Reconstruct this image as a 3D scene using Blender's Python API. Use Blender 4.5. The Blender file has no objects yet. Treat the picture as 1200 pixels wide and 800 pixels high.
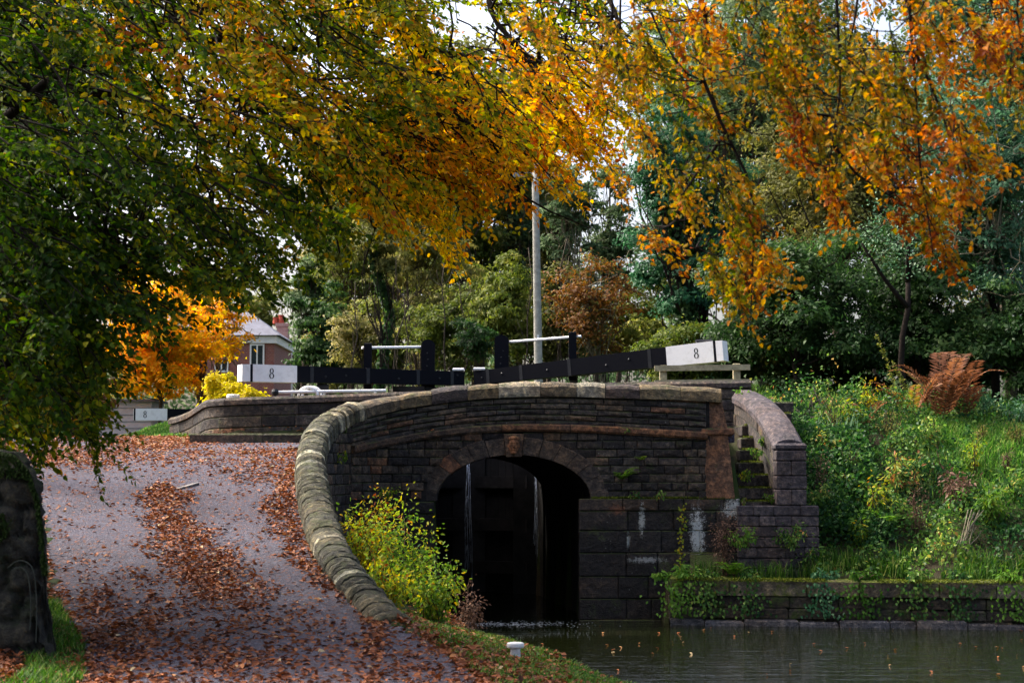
SUN_E, SUN_ANGLE, SKY_S, EXPO = 2.0, 10.0, .15, 1.62
import bpy, math, random
import numpy as np
from mathutils import Vector, Matrix, noise as mnoise

rng = np.random.default_rng(8)
random.seed(8)
SC = bpy.context.scene
COL = SC.collection
F = 2000.0                      # focal length in photo pixels (60 mm lens)
EYE = 2.45
PITCH = math.atan(150.0 / F)
CP, SP = math.cos(PITCH), math.sin(PITCH)

def P(px, py, Y):
    """world point seen at photo pixel (px, py) at forward distance Y"""
    a = (px - 600.0) / F
    b = (400.0 - py) / F
    t = Y / (CP - b * SP)
    return np.array([a * t, Y, EYE + t * (SP + b * CP)])

def interp(x, xs, ys):
    return np.interp(x, xs, ys)

# ------------------------------------------------------------------ objects
def tag(o, label=None, cat=None, group=None, kind=None):
    if label: o['label'] = label
    if cat: o['category'] = cat
    if group: o['group'] = group
    if kind: o['kind'] = kind
    return o

def empty(name, loc, label, cat, group=None):
    o = bpy.data.objects.new(name, None)
    o.empty_display_size = 0.2
    COL.objects.link(o)
    o.location = tuple(float(v) for v in loc)
    return tag(o, label, cat, group)

def link_mesh(name, me, mat, parent=None, smooth=False):
    o = bpy.data.objects.new(name, me)
    COL.objects.link(o)
    if mat is not None:
        me.materials.append(mat)
    if smooth:
        me.polygons.foreach_set('use_smooth', np.ones(len(me.polygons), bool))
    if parent is not None:
        o.parent = parent
        if parent.parent is None and parent.type == 'EMPTY':
            o.matrix_parent_inverse = Matrix.Translation(parent.location).inverted()
    return o

def face_attr(me, name, vals):
    a = me.attributes.new(name, 'FLOAT', 'FACE')
    a.data.foreach_set('value', np.asarray(vals, np.float32))

class MB:
    def __init__(s):
        s.v = []; s.f = []; s.t = []
    def add(s, verts, faces, tint=None):
        n = len(s.v)
        s.v.extend([tuple(map(float, q)) for q in verts])
        tv = random.random() if tint is None else tint
        for f in faces:
            s.f.append([i + n for i in f]); s.t.append(tv)
    def hexa(s, c8, tint=None):
        # c8: bottom four ccw then top four ccw
        s.add(c8, [(0, 3, 2, 1), (4, 5, 6, 7), (0, 1, 5, 4), (1, 2, 6, 5), (2, 3, 7, 6), (3, 0, 4, 7)], tint)
    def box(s, c, size, rz=0.0, tint=None, bev=0.0):
        hx, hy, hz = size[0] / 2, size[1] / 2, size[2] / 2
        cr, sr = math.cos(rz), math.sin(rz)
        def tr(x, y, z): return (c[0] + x * cr - y * sr, c[1] + x * sr + y * cr, c[2] + z)
        if bev <= 0:
            s.hexa([tr(-hx, -hy, -hz), tr(hx, -hy, -hz), tr(hx, hy, -hz), tr(-hx, hy, -hz),
                    tr(-hx, -hy, hz), tr(hx, -hy, hz), tr(hx, hy, hz), tr(-hx, hy, hz)], tint)
            return
        b = min(bev, hx * .9, hy * .9, hz * .9)
        rings = []
        for (z, ins) in ((-hz, b), (-hz + b, 0), (hz - b, 0), (hz, b)):
            X, Yy = hx - ins, hy - ins
            rings.append([tr(-X, -Yy + (b if not ins else 0) * 0, z), tr(X, -Yy, z), tr(X, Yy, z), tr(-X, Yy, z)])
        vs = [q for r in rings for q in r]
        fs = [(0, 3, 2, 1), (12, 13, 14, 15)]
        for k in range(3):
            for i in range(4):
                j = (i + 1) % 4
                fs.append((k * 4 + i, k * 4 + j, k * 4 + 4 + j, k * 4 + 4 + i))
        s.add(vs, fs, tint)
    def beam(s, p0, p1, w, h0, h1=None, tint=None, up=(0, 0, 1)):
        """box section bar from p0 to p1 (centres), w wide, h high"""
        h1 = h0 if h1 is None else h1
        p0 = np.array(p0, float); p1 = np.array(p1, float)
        d = p1 - p0; d /= np.linalg.norm(d)
        upv = np.array(up, float)
        side = np.cross(d, upv); side /= np.linalg.norm(side)
        u = np.cross(side, d)
        r = []
        for (p, h) in ((p0, h0), (p1, h1)):
            r.append([p - side * w / 2 - u * h / 2, p + side * w / 2 - u * h / 2, p + side * w / 2 + u * h / 2, p - side * w / 2 + u * h / 2])
        s.add(r[0] + r[1], [(0, 1, 2, 3), (7, 6, 5, 4), (0, 4, 5, 1), (1, 5, 6, 2), (2, 6, 7, 3), (3, 7, 4, 0)], tint)
    def tube(s, pts, rad, n=6, tint=None, caps=True):
        pts = [np.array(p, float) for p in pts]
        m = len(pts)
        if np.isscalar(rad): rad = [rad] * m
        vs = []
        ref = np.array([0.31, 0.17, 0.93])
        for i, p in enumerate(pts):
            d = pts[min(i + 1, m - 1)] - pts[max(i - 1, 0)]
            L = np.linalg.norm(d)
            d = d / (L if L > 1e-9 else 1)
            a = np.cross(d, ref)
            if np.linalg.norm(a) < 1e-3: a = np.cross(d, np.array([1., 0, 0]))
            a /= np.linalg.norm(a); b = np.cross(d, a)
            for k in range(n):
                th = 2 * math.pi * k / n
                vs.append(p + (a * math.cos(th) + b * math.sin(th)) * rad[i])
        fs = []
        for i in range(m - 1):
            for k in range(n):
                k2 = (k + 1) % n
                fs.append((i * n + k, i * n + k2, (i + 1) * n + k2, (i + 1) * n + k))
        if caps:
            fs.append(tuple(range(n - 1, -1, -1))); fs.append(tuple((m - 1) * n + k for k in range(n)))
        s.add(vs, fs, tint)
    def lathe(s, c, prof, n=20, tint=None):
        vs = []; fs = []
        for (r, z) in prof:
            for k in range(n):
                th = 2 * math.pi * k / n
                vs.append((c[0] + r * math.cos(th), c[1] + r * math.sin(th), c[2] + z))
        for i in range(len(prof) - 1):
            for k in range(n):
                k2 = (k + 1) % n
                fs.append((i * n + k, i * n + k2, (i + 1) * n + k2, (i + 1) * n + k))
        fs.append(tuple(range(n - 1, -1, -1))); fs.append(tuple((len(prof) - 1) * n + k for k in range(n)))
        s.add(vs, fs, tint)
    def build(s, name, mat, parent=None, smooth=False):
        me = bpy.data.meshes.new(name)
        me.from_pydata(s.v, [], s.f)
        face_attr(me, 'tint', s.t)
        me.update()
        return link_mesh(name, me, mat, parent, smooth)

def np_mesh(name, verts, quads, tint, mat, parent=None, smooth=False):
    """fast quad mesh from arrays"""
    me = bpy.data.meshes.new(name)
    nv, nf = len(verts), len(quads)
    me.vertices.add(nv)
    me.vertices.foreach_set('co', np.asarray(verts, np.float32).ravel())
    me.loops.add(nf * 4)
    me.loops.foreach_set('vertex_index', np.asarray(quads, np.int32).ravel())
    me.polygons.add(nf)
    me.polygons.foreach_set('loop_start', np.arange(0, nf * 4, 4, dtype=np.int32))
    if tint is not None: face_attr(me, 'tint', tint)
    me.update(calc_edges=True)
    me.validate()
    return link_mesh(name, me, mat, parent, smooth)

def unit(a):
    return a / np.maximum(np.linalg.norm(a, axis=-1, keepdims=True), 1e-9)

class Leaves:
    """collects leaf blades; each leaf is two quads folded on its midrib (or one kite)"""
    def __init__(s): s.c = []
    def add(s, pos, axis, nrm, L, W, tint):
        n = len(pos)
        L = np.broadcast_to(np.asarray(L, float), (n,)); W = np.broadcast_to(np.asarray(W, float), (n,))
        s.c.append((np.asarray(pos, float), unit(np.asarray(axis, float)), unit(np.asarray(nrm, float)), L, W, np.broadcast_to(np.asarray(tint, float), (n,))))
    def count(s): return sum(len(c[0]) for c in s.c)
    def build(s, name, mat, parent=None, full=False, fold=0.25):
        pos, ax, nr, L, W, t = [np.concatenate([c[i] for c in s.c]) for i in range(6)]
        side = unit(np.cross(ax, nr)); nr = np.cross(side, ax)
        L = L[:, None]; W = W[:, None]
        n = len(pos)
        if not full:
            v = np.stack([pos, pos + ax * L * .45 + side * W * .5 + nr * W * fold, pos + ax * L, pos + ax * L * .45 - side * W * .5 + nr * W * fold], 1)
            q = np.arange(n * 4).reshape(n, 4)
            return np_mesh(name, v.reshape(-1, 3), q, t, mat, parent)
        dr = nr * L * -0.06
        v = np.stack([pos, pos + ax * L * .28 + side * W * .46 + nr * W * fold, pos + ax * L * .66 + side * W * .38 + nr * W * fold * .8 + dr * .6,
                      pos + ax * L + dr * 2.0,
                      pos + ax * L * .66 - side * W * .38 + nr * W * fold * .8 + dr * .6, pos + ax * L * .28 - side * W * .46 + nr * W * fold], 1)
        b = np.arange(n)[:, None] * 6
        q = np.concatenate([b + np.array([[0, 1, 2, 3]]), b + np.array([[0, 3, 4, 5]])], 0)
        return np_mesh(name, v.reshape(-1, 3), q, np.concatenate([t, t]), mat, parent)

_kk = rng.normal(size=(14, 3)); _ph = rng.uniform(0, 6.28, 14)
def vnoise(p, scale):
    """cheap smooth noise in about -1..1"""
    p = np.asarray(p, float) / scale
    r = 0
    for k, ph in zip(_kk, _ph):
        r = r + np.sin(p @ (k * 1.6) + ph)
    return r / 4.0

def rdir(n):
    return unit(rng.normal(size=(n, 3)))

# ------------------------------------------------------------------ materials
def mat_new(name):
    m = bpy.data.materials.new(name); m.use_nodes = True
    nt = m.node_tree
    for n in list(nt.nodes): nt.nodes.remove(n)
    out = nt.nodes.new('ShaderNodeOutputMaterial')
    return m, nt, out

class NT:
    def __init__(s, nt): s.nt = nt
    def n(s, typ, **kw):
        nd = s.nt.nodes.new(typ)
        for k, v in kw.items():
            if k in nd.inputs.keys(): nd.inputs[k].default_value = v
            else: setattr(nd, k, v)
        return nd
    def l(s, a, b): s.nt.links.new(a, b)
    def noise(s, vec, scale, detail=4, rough=.6):
        nd = s.n('ShaderNodeTexNoise'); nd.inputs['Scale'].default_value = scale
        nd.inputs['Detail'].default_value = detail; nd.inputs['Roughness'].default_value = rough
        if vec is not None: s.l(vec, nd.inputs['Vector'])
        return nd.outputs['Fac']
    def ramp(s, fac, stops, mode='LINEAR'):
        nd = s.n('ShaderNodeValToRGB'); nd.color_ramp.interpolation = mode
        e = nd.color_ramp.elements
        while len(e) < len(stops): e.new(0.5)
        for el, (p, c) in zip(e, stops):
            el.position = p; el.color = (c[0], c[1], c[2], 1)
        s.l(fac, nd.inputs['Fac']); return nd.outputs['Color']
    def mix(s, fac, a, b, typ='MIX'):
        nd = s.n('ShaderNodeMix'); nd.data_type = 'RGBA'; nd.blend_type = typ
        for sock, val in ((nd.inputs['Factor'], fac), (nd.inputs['A'], a), (nd.inputs['B'], b)):
            pass
        fs = nd.inputs[0]; A = nd.inputs[6]; B = nd.inputs[7]
        for sock, val in ((fs, fac), (A, a), (B, b)):
            if hasattr(val, 'is_output') or hasattr(val, 'links'): s.l(val, sock)
            elif isinstance(val, (int, float)): sock.default_value = val
            else: sock.default_value = (val[0], val[1], val[2], 1)
        return nd.outputs[2]
    def math(s, op, a, b=0.5, clamp=False):
        nd = s.n('ShaderNodeMath'); nd.operation = op; nd.use_clamp = clamp
        for i, val in enumerate((a, b)):
            if hasattr(val, 'links'): s.l(val, nd.inputs[i])
            else: nd.inputs[i].default_value = val
        return nd.outputs[0]
    def mapr(s, v, a, b, c=0., d=1.):
        nd = s.n('ShaderNodeMapRange'); s.l(v, nd.inputs[0])
        for i, val in enumerate((a, b, c, d)): nd.inputs[i + 1].default_value = val
        return nd.outputs[0]
    def attr(s, name='tint'):
        nd = s.n('ShaderNodeAttribute'); nd.attribute_name = name; return nd.outputs['Fac']
    def pos(s):
        return s.n('ShaderNodeNewGeometry').outputs['Position']
    def bump(s, h, strength, dist=.02):
        nd = s.n('ShaderNodeBump'); nd.inputs['Strength'].default_value = strength; nd.inputs['Distance'].default_value = dist
        s.l(h, nd.inputs['Height']); return nd.outputs['Normal']

def leaf_mat(name, stops, trans=.45, rough=.6, spec=.12):
    m, nt, out = mat_new(name); g = NT(nt)
    col = g.ramp(g.attr(), stops)
    nz = g.noise(g.pos(), 28, 2)
    col = g.mix(g.mapr(nz, .35, .75, 0, .35), col, (.11, .06, .02), 'MULTIPLY') if False else col
    b = g.n('ShaderNodeBsdfPrincipled'); b.inputs['Roughness'].default_value = rough
    b.inputs['Specular IOR Level'].default_value = spec
    g.l(col, b.inputs['Base Color'])
    if trans <= 0:
        g.l(b.outputs[0], out.inputs[0]); return m
    t = g.n('ShaderNodeBsdfTranslucent')
    hs = g.n('ShaderNodeHueSaturation'); hs.inputs['Saturation'].default_value = 1.1; hs.inputs['Value'].default_value = 1.25
    g.l(col, hs.inputs['Color']); g.l(hs.outputs[0], t.inputs['Color'])
    mx = g.n('ShaderNodeMixShader'); mx.inputs[0].default_value = trans
    g.l(b.outputs[0], mx.inputs[1]); g.l(t.outputs[0], mx.inputs[2]); g.l(mx.outputs[0], out.inputs[0])
    return m

def paint_mat(name, col, rough=.5, dirt=.25, dirtcol=(.12, .11, .08), spec=.4):
    m, nt, out = mat_new(name); g = NT(nt); p = g.pos()
    n1 = g.noise(p, 7, 6, .7)
    n2 = g.noise(p, 60, 3)
    c = g.mix(g.mapr(n1, .5, .8, 0, dirt), col, dirtcol)
    c = g.mix(g.mapr(n2, .62, .75, 0, dirt), c, dirtcol)
    b = g.n('ShaderNodeBsdfPrincipled'); g.l(c, b.inputs['Base Color'])
    g.l(g.mapr(n1, .3, .7, rough - .1, rough + .15), b.inputs['Roughness']); b.inputs['Specular IOR Level'].default_value = spec
    g.l(g.bump(n2, .25, .004), b.inputs['Normal'])
    g.l(b.outputs[0], out.inputs[0]); return m

def stone_mat(name, stops, moss=0., lichen=.25, mosscol=(.05, .065, .015), scale=1., patches=(), topmoss=0., rough=.85, wet=0.):
    m, nt, out = mat_new(name); g = NT(nt); p = g.pos()
    t = g.attr()
    c = g.ramp(t, stops)
    n1 = g.noise(p, 2.3 * scale, 6, .65); n2 = g.noise(p, 11 * scale, 6, .7); n3 = g.noise(p, 45 * scale, 4, .7)
    c = g.mix(g.mapr(n2, .36, .62, .95, 0.), c, (.3, .3, .32), 'MULTIPLY')
    c = g.mix(g.mapr(n2, .5, .7, 0., .9), c, (1.9, 1.7, 1.35), 'MULTIPLY')
    c = g.mix(g.mapr(n3, .45, .72, 0, .9), c, (1.8, 1.65, 1.4), 'MULTIPLY')
    nw = g.noise(p, .9 * scale, 4, .6); c = g.mix(g.mapr(nw, .45, .62, 0, .6), c, (1.35, 1.05, .75), 'MULTIPLY')
    c = g.mix(g.mapr(n1, .52, .68, 0, .55), c, (.03, .028, .027))
    if moss > 0:
        n4 = g.noise(p, 3.1 * scale, 7, .75)
        c = g.mix(g.mapr(n4, .62 - moss * .3, .74 - moss * .3, 0, .85), c, mosscol)
    if topmoss > 0:
        nz = g.n('ShaderNodeSeparateXYZ'); g.l(g.n('ShaderNodeNewGeometry').outputs['Normal'], nz.inputs[0])
        up = g.mapr(nz.outputs[2], .35, .8)
        n5 = g.noise(p, 5 * scale, 6, .75)
        c = g.mix(g.math('MULTIPLY', up, g.mapr(n5, .55 - topmoss * .25, .7 - topmoss * .25, 0, 1), True), c, mosscol)
    if lichen > 0:
        v = g.n('ShaderNodeTexVoronoi'); v.inputs['Scale'].default_value = 17 * scale; g.l(p, v.inputs['Vector'])
        n6 = g.noise(p, 3.7, 5, .7)
        lm = g.math('MULTIPLY', g.mapr(v.outputs['Distance'], .12, .2, 1, 0), g.mapr(n6, .55, .68, 0, 1), True)
        c = g.mix(g.math('MULTIPLY', lm, lichen), c, (.5, .5, .44))
        n7 = g.noise(p, 8.3, 7, .8)
        c = g.mix(g.math('MULTIPLY', g.mapr(n7, .66, .72, 0, 1), lichen), c, (.38, .37, .31))
    for (ctr, ax, rag, pcol) in patches:      # own-shaped stains: centre, half sizes, raggedness
        vs = g.n('ShaderNodeVectorMath'); vs.operation = 'SUBTRACT'; g.l(p, vs.inputs[0]); vs.inputs[1].default_value = tuple(ctr)
        vd = g.n('ShaderNodeVectorMath'); vd.operation = 'DIVIDE'; g.l(vs.outputs[0], vd.inputs[0]); vd.inputs[1].default_value = tuple(ax)
        vl = g.n('ShaderNodeVectorMath'); vl.operation = 'LENGTH'; g.l(vd.outputs[0], vl.inputs[0])
        nn = g.noise(p, 19, 8, .85); n9 = g.noise(p, 75, 4, .8)
        dd = g.math('ADD', vl.outputs['Value'], g.math('MULTIPLY', g.math('SUBTRACT', nn, .5), rag * 3.2))
        dd = g.math('ADD', dd, g.math('MULTIPLY', g.math('SUBTRACT', n9, .5), rag * 1.6))
        c = g.mix(g.mapr(dd, .6, .95, .9, 0), c, pcol)
    b = g.n('ShaderNodeBsdfPrincipled'); g.l(c, b.inputs['Base Color'])
    if wet > 0:
        g.l(g.mapr(n1, .4, .7, rough - wet, rough), b.inputs['Roughness'])
    else: b.inputs['Roughness'].default_value = rough
    b.inputs['Specular IOR Level'].default_value = .3
    hh = g.math('ADD', g.math('MULTIPLY', n2, 1.0), g.math('MULTIPLY', n3, .35))
    g.l(g.bump(hh, 1., .06), b.inputs['Normal'])
    g.l(b.outputs[0], out.inputs[0]); return m

def simple_mat(name, col, rough=.7, metallic=0., nscale=9., var=.35, bump=.3):
    m, nt, out = mat_new(name); g = NT(nt); p = g.pos()
    n1 = g.noise(p, nscale, 6, .7)
    c = g.mix(g.mapr(n1, .35, .7, 0, 1), tuple(v * (1 - var) for v in col), tuple(v * (1 + var) for v in col))
    b = g.n('ShaderNodeBsdfPrincipled'); g.l(c, b.inputs['Base Color']); b.inputs['Roughness'].default_value = rough
    b.inputs['Metallic'].default_value = metallic; b.inputs['Specular IOR Level'].default_value = .1
    g.l(g.bump(n1, bump, .02), b.inputs['Normal']); g.l(b.outputs[0], out.inputs[0]); return m

M = {}
GRIT = [(0, (.022, .02, .022)), (.3, (.046, .041, .041)), (.55, (.085, .073, .063)), (.75, (.06, .057, .062)), (.9, (.11, .09, .07)), (.97, (.15, .085, .055)), (1, (.2, .1, .06))]
M['grit'] = stone_mat('gritstone', GRIT, moss=.12, lichen=.45, topmoss=.5)
M['grit_dark'] = stone_mat('blackened gritstone', [(0, (.012, .011, .012)), (.5, (.024, .021, .021)), (1, (.06, .043, .034))], moss=.15, lichen=.55, topmoss=.7, wet=.3,
    patches=[(P(818, 626, 27.85), (.13, .4, .46), 1.2, (.72, .72, .68)), (P(862, 596, 27.85), (.2, .4, .16), 1.4, (.55, .55, .5)), (P(753, 608, 27.85), (.055, .4, .26), 1.3, (.5, .5, .45)),
             (P(737, 634, 27.85), (.035, .4, .13), 1.2, (.5, .5, .45)), (P(757, 656, 27.85), (.3, .4, .05), 1.6, (.33, .33, .31)), (P(725, 597, 27.85), (.16, .4, .1), 1.0, (.2, .085, .045))])
M['barrel'] = stone_mat('shade darkened wet gritstone', [(0, (.007, .0065, .0065)), (1, (.014, .012, .012))], moss=.05, lichen=.05, wet=.2)  # shade inside the arch and lock is put into this darkened colour
M['ring'] = stone_mat('dressed gritstone', [(0, (.05, .042, .04)), (.4, (.082, .068, .06)), (.8, (.1, .08, .068)), (.93, (.14, .085, .06)), (1, (.17, .09, .06))], lichen=.3)
M['red'] = stone_mat('red brown sandstone', [(0, (.19, .1, .062)), (1, (.27, .15, .092))], lichen=.45, moss=.02)
M['string'] = stone_mat('string course stone', [(0, (.06, .046, .04)), (.55, (.1, .07, .052)), (.8, (.19, .095, .055)), (1, (.22, .12, .07))], lichen=.5, topmoss=.4)
M['coping'] = stone_mat('weathered coping stone', [(0, (.045, .037, .042)), (.3, (.075, .06, .052)), (.55, (.15, .115, .062)), (.8, (.1, .085, .07)), (.95, (.17, .14, .08)), (1, (.3, .28, .22))], lichen=.6, moss=.1, topmoss=.1)
M['wingcoping'] = stone_mat('mossy coping stone', [(0, (.05, .05, .038)), (.5, (.085, .088, .06)), (.9, (.125, .122, .085)), (1, (.36, .37, .3))], lichen=.55, moss=.25, mosscol=(.075, .085, .035), topmoss=.2)
M['purplecoping'] = stone_mat('purple grey coping stone', [(0, (.085, .075, .09)), (1, (.135, .118, .135))], lichen=.5)
M['mossy'] = stone_mat('mossy wall stone', [(0, (.075, .065, .05)), (.6, (.17, .145, .11)), (1, (.3, .26, .2))], moss=.42, mosscol=(.12, .15, .015), topmoss=1.0, lichen=.35)
M['darkmoss'] = stone_mat('dark damp mossy stone', [(0, (.02, .021, .017)), (1, (.045, .044, .035))], moss=.3, mosscol=(.016, .026, .006), lichen=.12, topmoss=.5)
M['step'] = stone_mat('step stone', [(0, (.04, .035, .035)), (1, (.1, .085, .08))], moss=.2, topmoss=.7, lichen=.5)
M['mortar'] = simple_mat('dark mortar', (.022, .02, .019), .95)
M['black'] = paint_mat('black gloss paint', (.003, .0036, .007), .55, .06, (.025, .023, .02), .1)
M['white'] = paint_mat('white paint', (.88, .88, .87), .45, .4, (.3, .29, .25))
M['wornwhite'] = paint_mat('worn white paint', (.72, .71, .68), .6, .75, (.22, .2, .17))
M['iron'] = paint_mat('black painted iron', (.008, .009, .012), .4, .2, (.07, .05, .04))
M['gatewood'] = simple_mat('wet black oak', (.026, .023, .021), .45, nscale=5)
M['timber'] = simple_mat('weathered pale timber', (.36, .32, .2), .8, nscale=14)
M['polewood'] = simple_mat('pale grey pole', (.36, .35, .3), .85, nscale=9, var=.3)
M['bark'] = simple_mat('dark bark', (.02, .015, .012), .9, nscale=14, var=.5, bump=.8)
M['barkpale'] = simple_mat('pale twig bark', (.17, .15, .1), .85, nscale=14, var=.4)
M['barkmid'] = simple_mat('brown bark', (.07, .055, .04), .9, nscale=14, var=.5)
M['stem'] = simple_mat('brown stems', (.09, .055, .035), .8, nscale=20)
M['greenstem'] = simple_mat('green stems', (.08, .1, .03), .7, nscale=20)

# leaf colour ramps
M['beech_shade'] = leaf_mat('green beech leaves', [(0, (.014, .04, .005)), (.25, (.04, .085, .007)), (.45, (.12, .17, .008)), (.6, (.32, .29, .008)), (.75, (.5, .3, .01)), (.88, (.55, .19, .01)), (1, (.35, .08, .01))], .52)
M['beech_gold'] = leaf_mat('golden beech leaves', [(0, (.06, .11, .008)), (.2, (.2, .25, .01)), (.4, (.58, .46, .012)), (.6, (.84, .47, .012)), (.82, (.8, .28, .01)), (1, (.46, .09, .01))], .66)
M['beech_rust'] = leaf_mat('olive and rust beech leaves', [(0, (.03, .05, .006)), (.22, (.1, .12, .008)), (.4, (.26, .2, .01)), (.58, (.46, .24, .012)), (.75, (.52, .17, .01)), (.9, (.36, .085, .01)), (1, (.2, .045, .012))], .5)
M['litter'] = leaf_mat('fallen copper leaves', [(0, (.04, .018, .012)), (.25, (.12, .04, .018)), (.5, (.23, .075, .03)), (.72, (.34, .12, .045)), (.88, (.42, .2, .08)), (1, (.46, .36, .2))], .1, .6)
M['blue_green'] = leaf_mat('blue green leaves', [(0, (.012, .05, .024)), (.5, (.03, .115, .045)), (.85, (.08, .2, .08)), (1, (.2, .32, .16))], .3, .5, .15)
M['olive'] = leaf_mat('olive leaves', [(0, (.055, .065, .016)), (.5, (.145, .15, .038)), (.8, (.27, .24, .075)), (1, (.4, .35, .18))], .45)
M['dark_green'] = leaf_mat('dark evergreen leaves', [(0, (.012, .034, .01)), (.5, (.036, .085, .022)), (.85, (.09, .16, .04)), (1, (.18, .25, .09))], .4, .5, .15)
M['ivy_pale'] = leaf_mat('pale green leaves', [(0, (.03, .085, .045)), (.5, (.085, .19, .095)), (.85, (.2, .33, .18)), (1, (.36, .48, .32))], .35, .5, .15)
M['copper'] = leaf_mat('copper brown leaves', [(0, (.04, .018, .01)), (.4, (.13, .055, .018)), (.65, (.22, .1, .025)), (.8, (.16, .13, .03)), (1, (.1, .14, .035))], .35)
M['yellow_green'] = leaf_mat('yellow green leaves', [(0, (.05, .085, .016)), (.5, (.14, .17, .028)), (.85, (.26, .25, .055)), (1, (.4, .36, .14))], .4)
M['grey_green'] = leaf_mat('grey green leaves', [(0, (.035, .075, .032)), (.6, (.105, .165, .07)), (1, (.25, .31, .16))], .42)
M['far_gold'] = leaf_mat('bright orange leaves', [(0, (.5, .42, .015)), (.35, (.75, .42, .015)), (.7, (.8, .28, .015)), (1, (.55, .14, .015))], .65)
M['yellow'] = leaf_mat('lemon yellow leaves', [(0, (.3, .3, .015)), (.5, (.62, .5, .015)), (1, (.75, .6, .03))], .5)
M['herb'] = leaf_mat('bank leaves', [(0, (.012, .045, .015)), (.3, (.035, .1, .025)), (.52, (.09, .19, .035)), (.72, (.19, .3, .06)), (.87, (.36, .38, .08)), (.95, (.42, .27, .06)), (1, (.3, .13, .05))], .4, .5, .15)
M['grassm'] = leaf_mat('grass blades', [(0, (.02, .055, .01)), (.5, (.05, .13, .015)), (.85, (.11, .22, .03)), (1, (.3, .3, .1))], .35)
M['grassbright'] = leaf_mat('bright grass blades', [(0, (.03, .1, .015)), (.5, (.09, .22, .035)), (.85, (.16, .3, .06)), (1, (.33, .36, .12))], .4)
M['shrub'] = leaf_mat('lime and yellow leaves', [(0, (.04, .11, .018)), (.4, (.12, .23, .03)), (.62, (.27, .34, .04)), (.82, (.48, .38, .02)), (.93, (.42, .2, .02)), (1, (.25, .06, .02))], .45)
M['bracken'] = leaf_mat('rusty bracken', [(0, (.07, .03, .018)), (.4, (.17, .07, .035)), (.7, (.28, .13, .065)), (.88, (.34, .24, .04)), (1, (.2, .24, .03))], .35)
M['dry'] = leaf_mat('dry brown seed heads', [(0, (.06, .035, .025)), (.6, (.16, .09, .06)), (1, (.3, .2, .14))], .2)
M['fernm'] = leaf_mat('fern fronds', [(0, (.06, .14, .02)), (.6, (.14, .28, .04)), (1, (.3, .38, .06))], .4)
# ================================================================== TERRAIN
def zpath(Y): return interp(Y, [-30, 8, 13.6, 17.3, 20, 23.5, 26, 28.5, 30.5, 33, 36, 60, 90], [.55, .68, .78, .95, 1.38, 2.08, 2.5, 2.76, 2.9, 3.05, 3.08, 3.1, 3.1])
def xpl(Y): return interp(Y, [-30, 0, 13.6, 15.2, 18.2, 22.6, 28, 33, 37, 60, 90], [-3.6, -3.0, -3.55, -3.95, -4.85, -6.2, -8.0, -9.9, -11.4, -19, -28])
def xpr(Y): return interp(Y, [-30, 8, 13.6, 15.5, 17.3, 18.2, 20, 21.8, 23.5, 25.4, 26.5, 27.6, 28.4, 30.75, 31.0, 33, 37, 60, 90], [1.6, .35, -.25, -.7, -1.25, -1.6, -2.15, -2.55, -2.9, -3.1, -3.0, -2.6, -2.2, -2.2, -5.9, -6.2, -8.4, -15.5, -24])
def xedge(Y): return interp(Y, [-30, 0, 8, 13, 15.7, 18.1, 19.5, 20.3, 24, 27.9, 28.1, 90], [6.5, 4.0, 2.7, 1.8, 1.2, .55, .05, -.4, -.95, -1.25, -1.27, -1.27])
def yright(x): return interp(x, [1.0, 2.6, 7.95, 14, 40, 70], [27.9, 27.35, 26.55, 25.4, 18, 6])
def xlock(Y): return np.where(Y < 28.6, 0.0, -(Y - 28.6) * .137)
def smooth(a, b, x):
    t = np.clip((x - a) / (b - a), 0, 1); return t * t * (3 - 2 * t)

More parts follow.
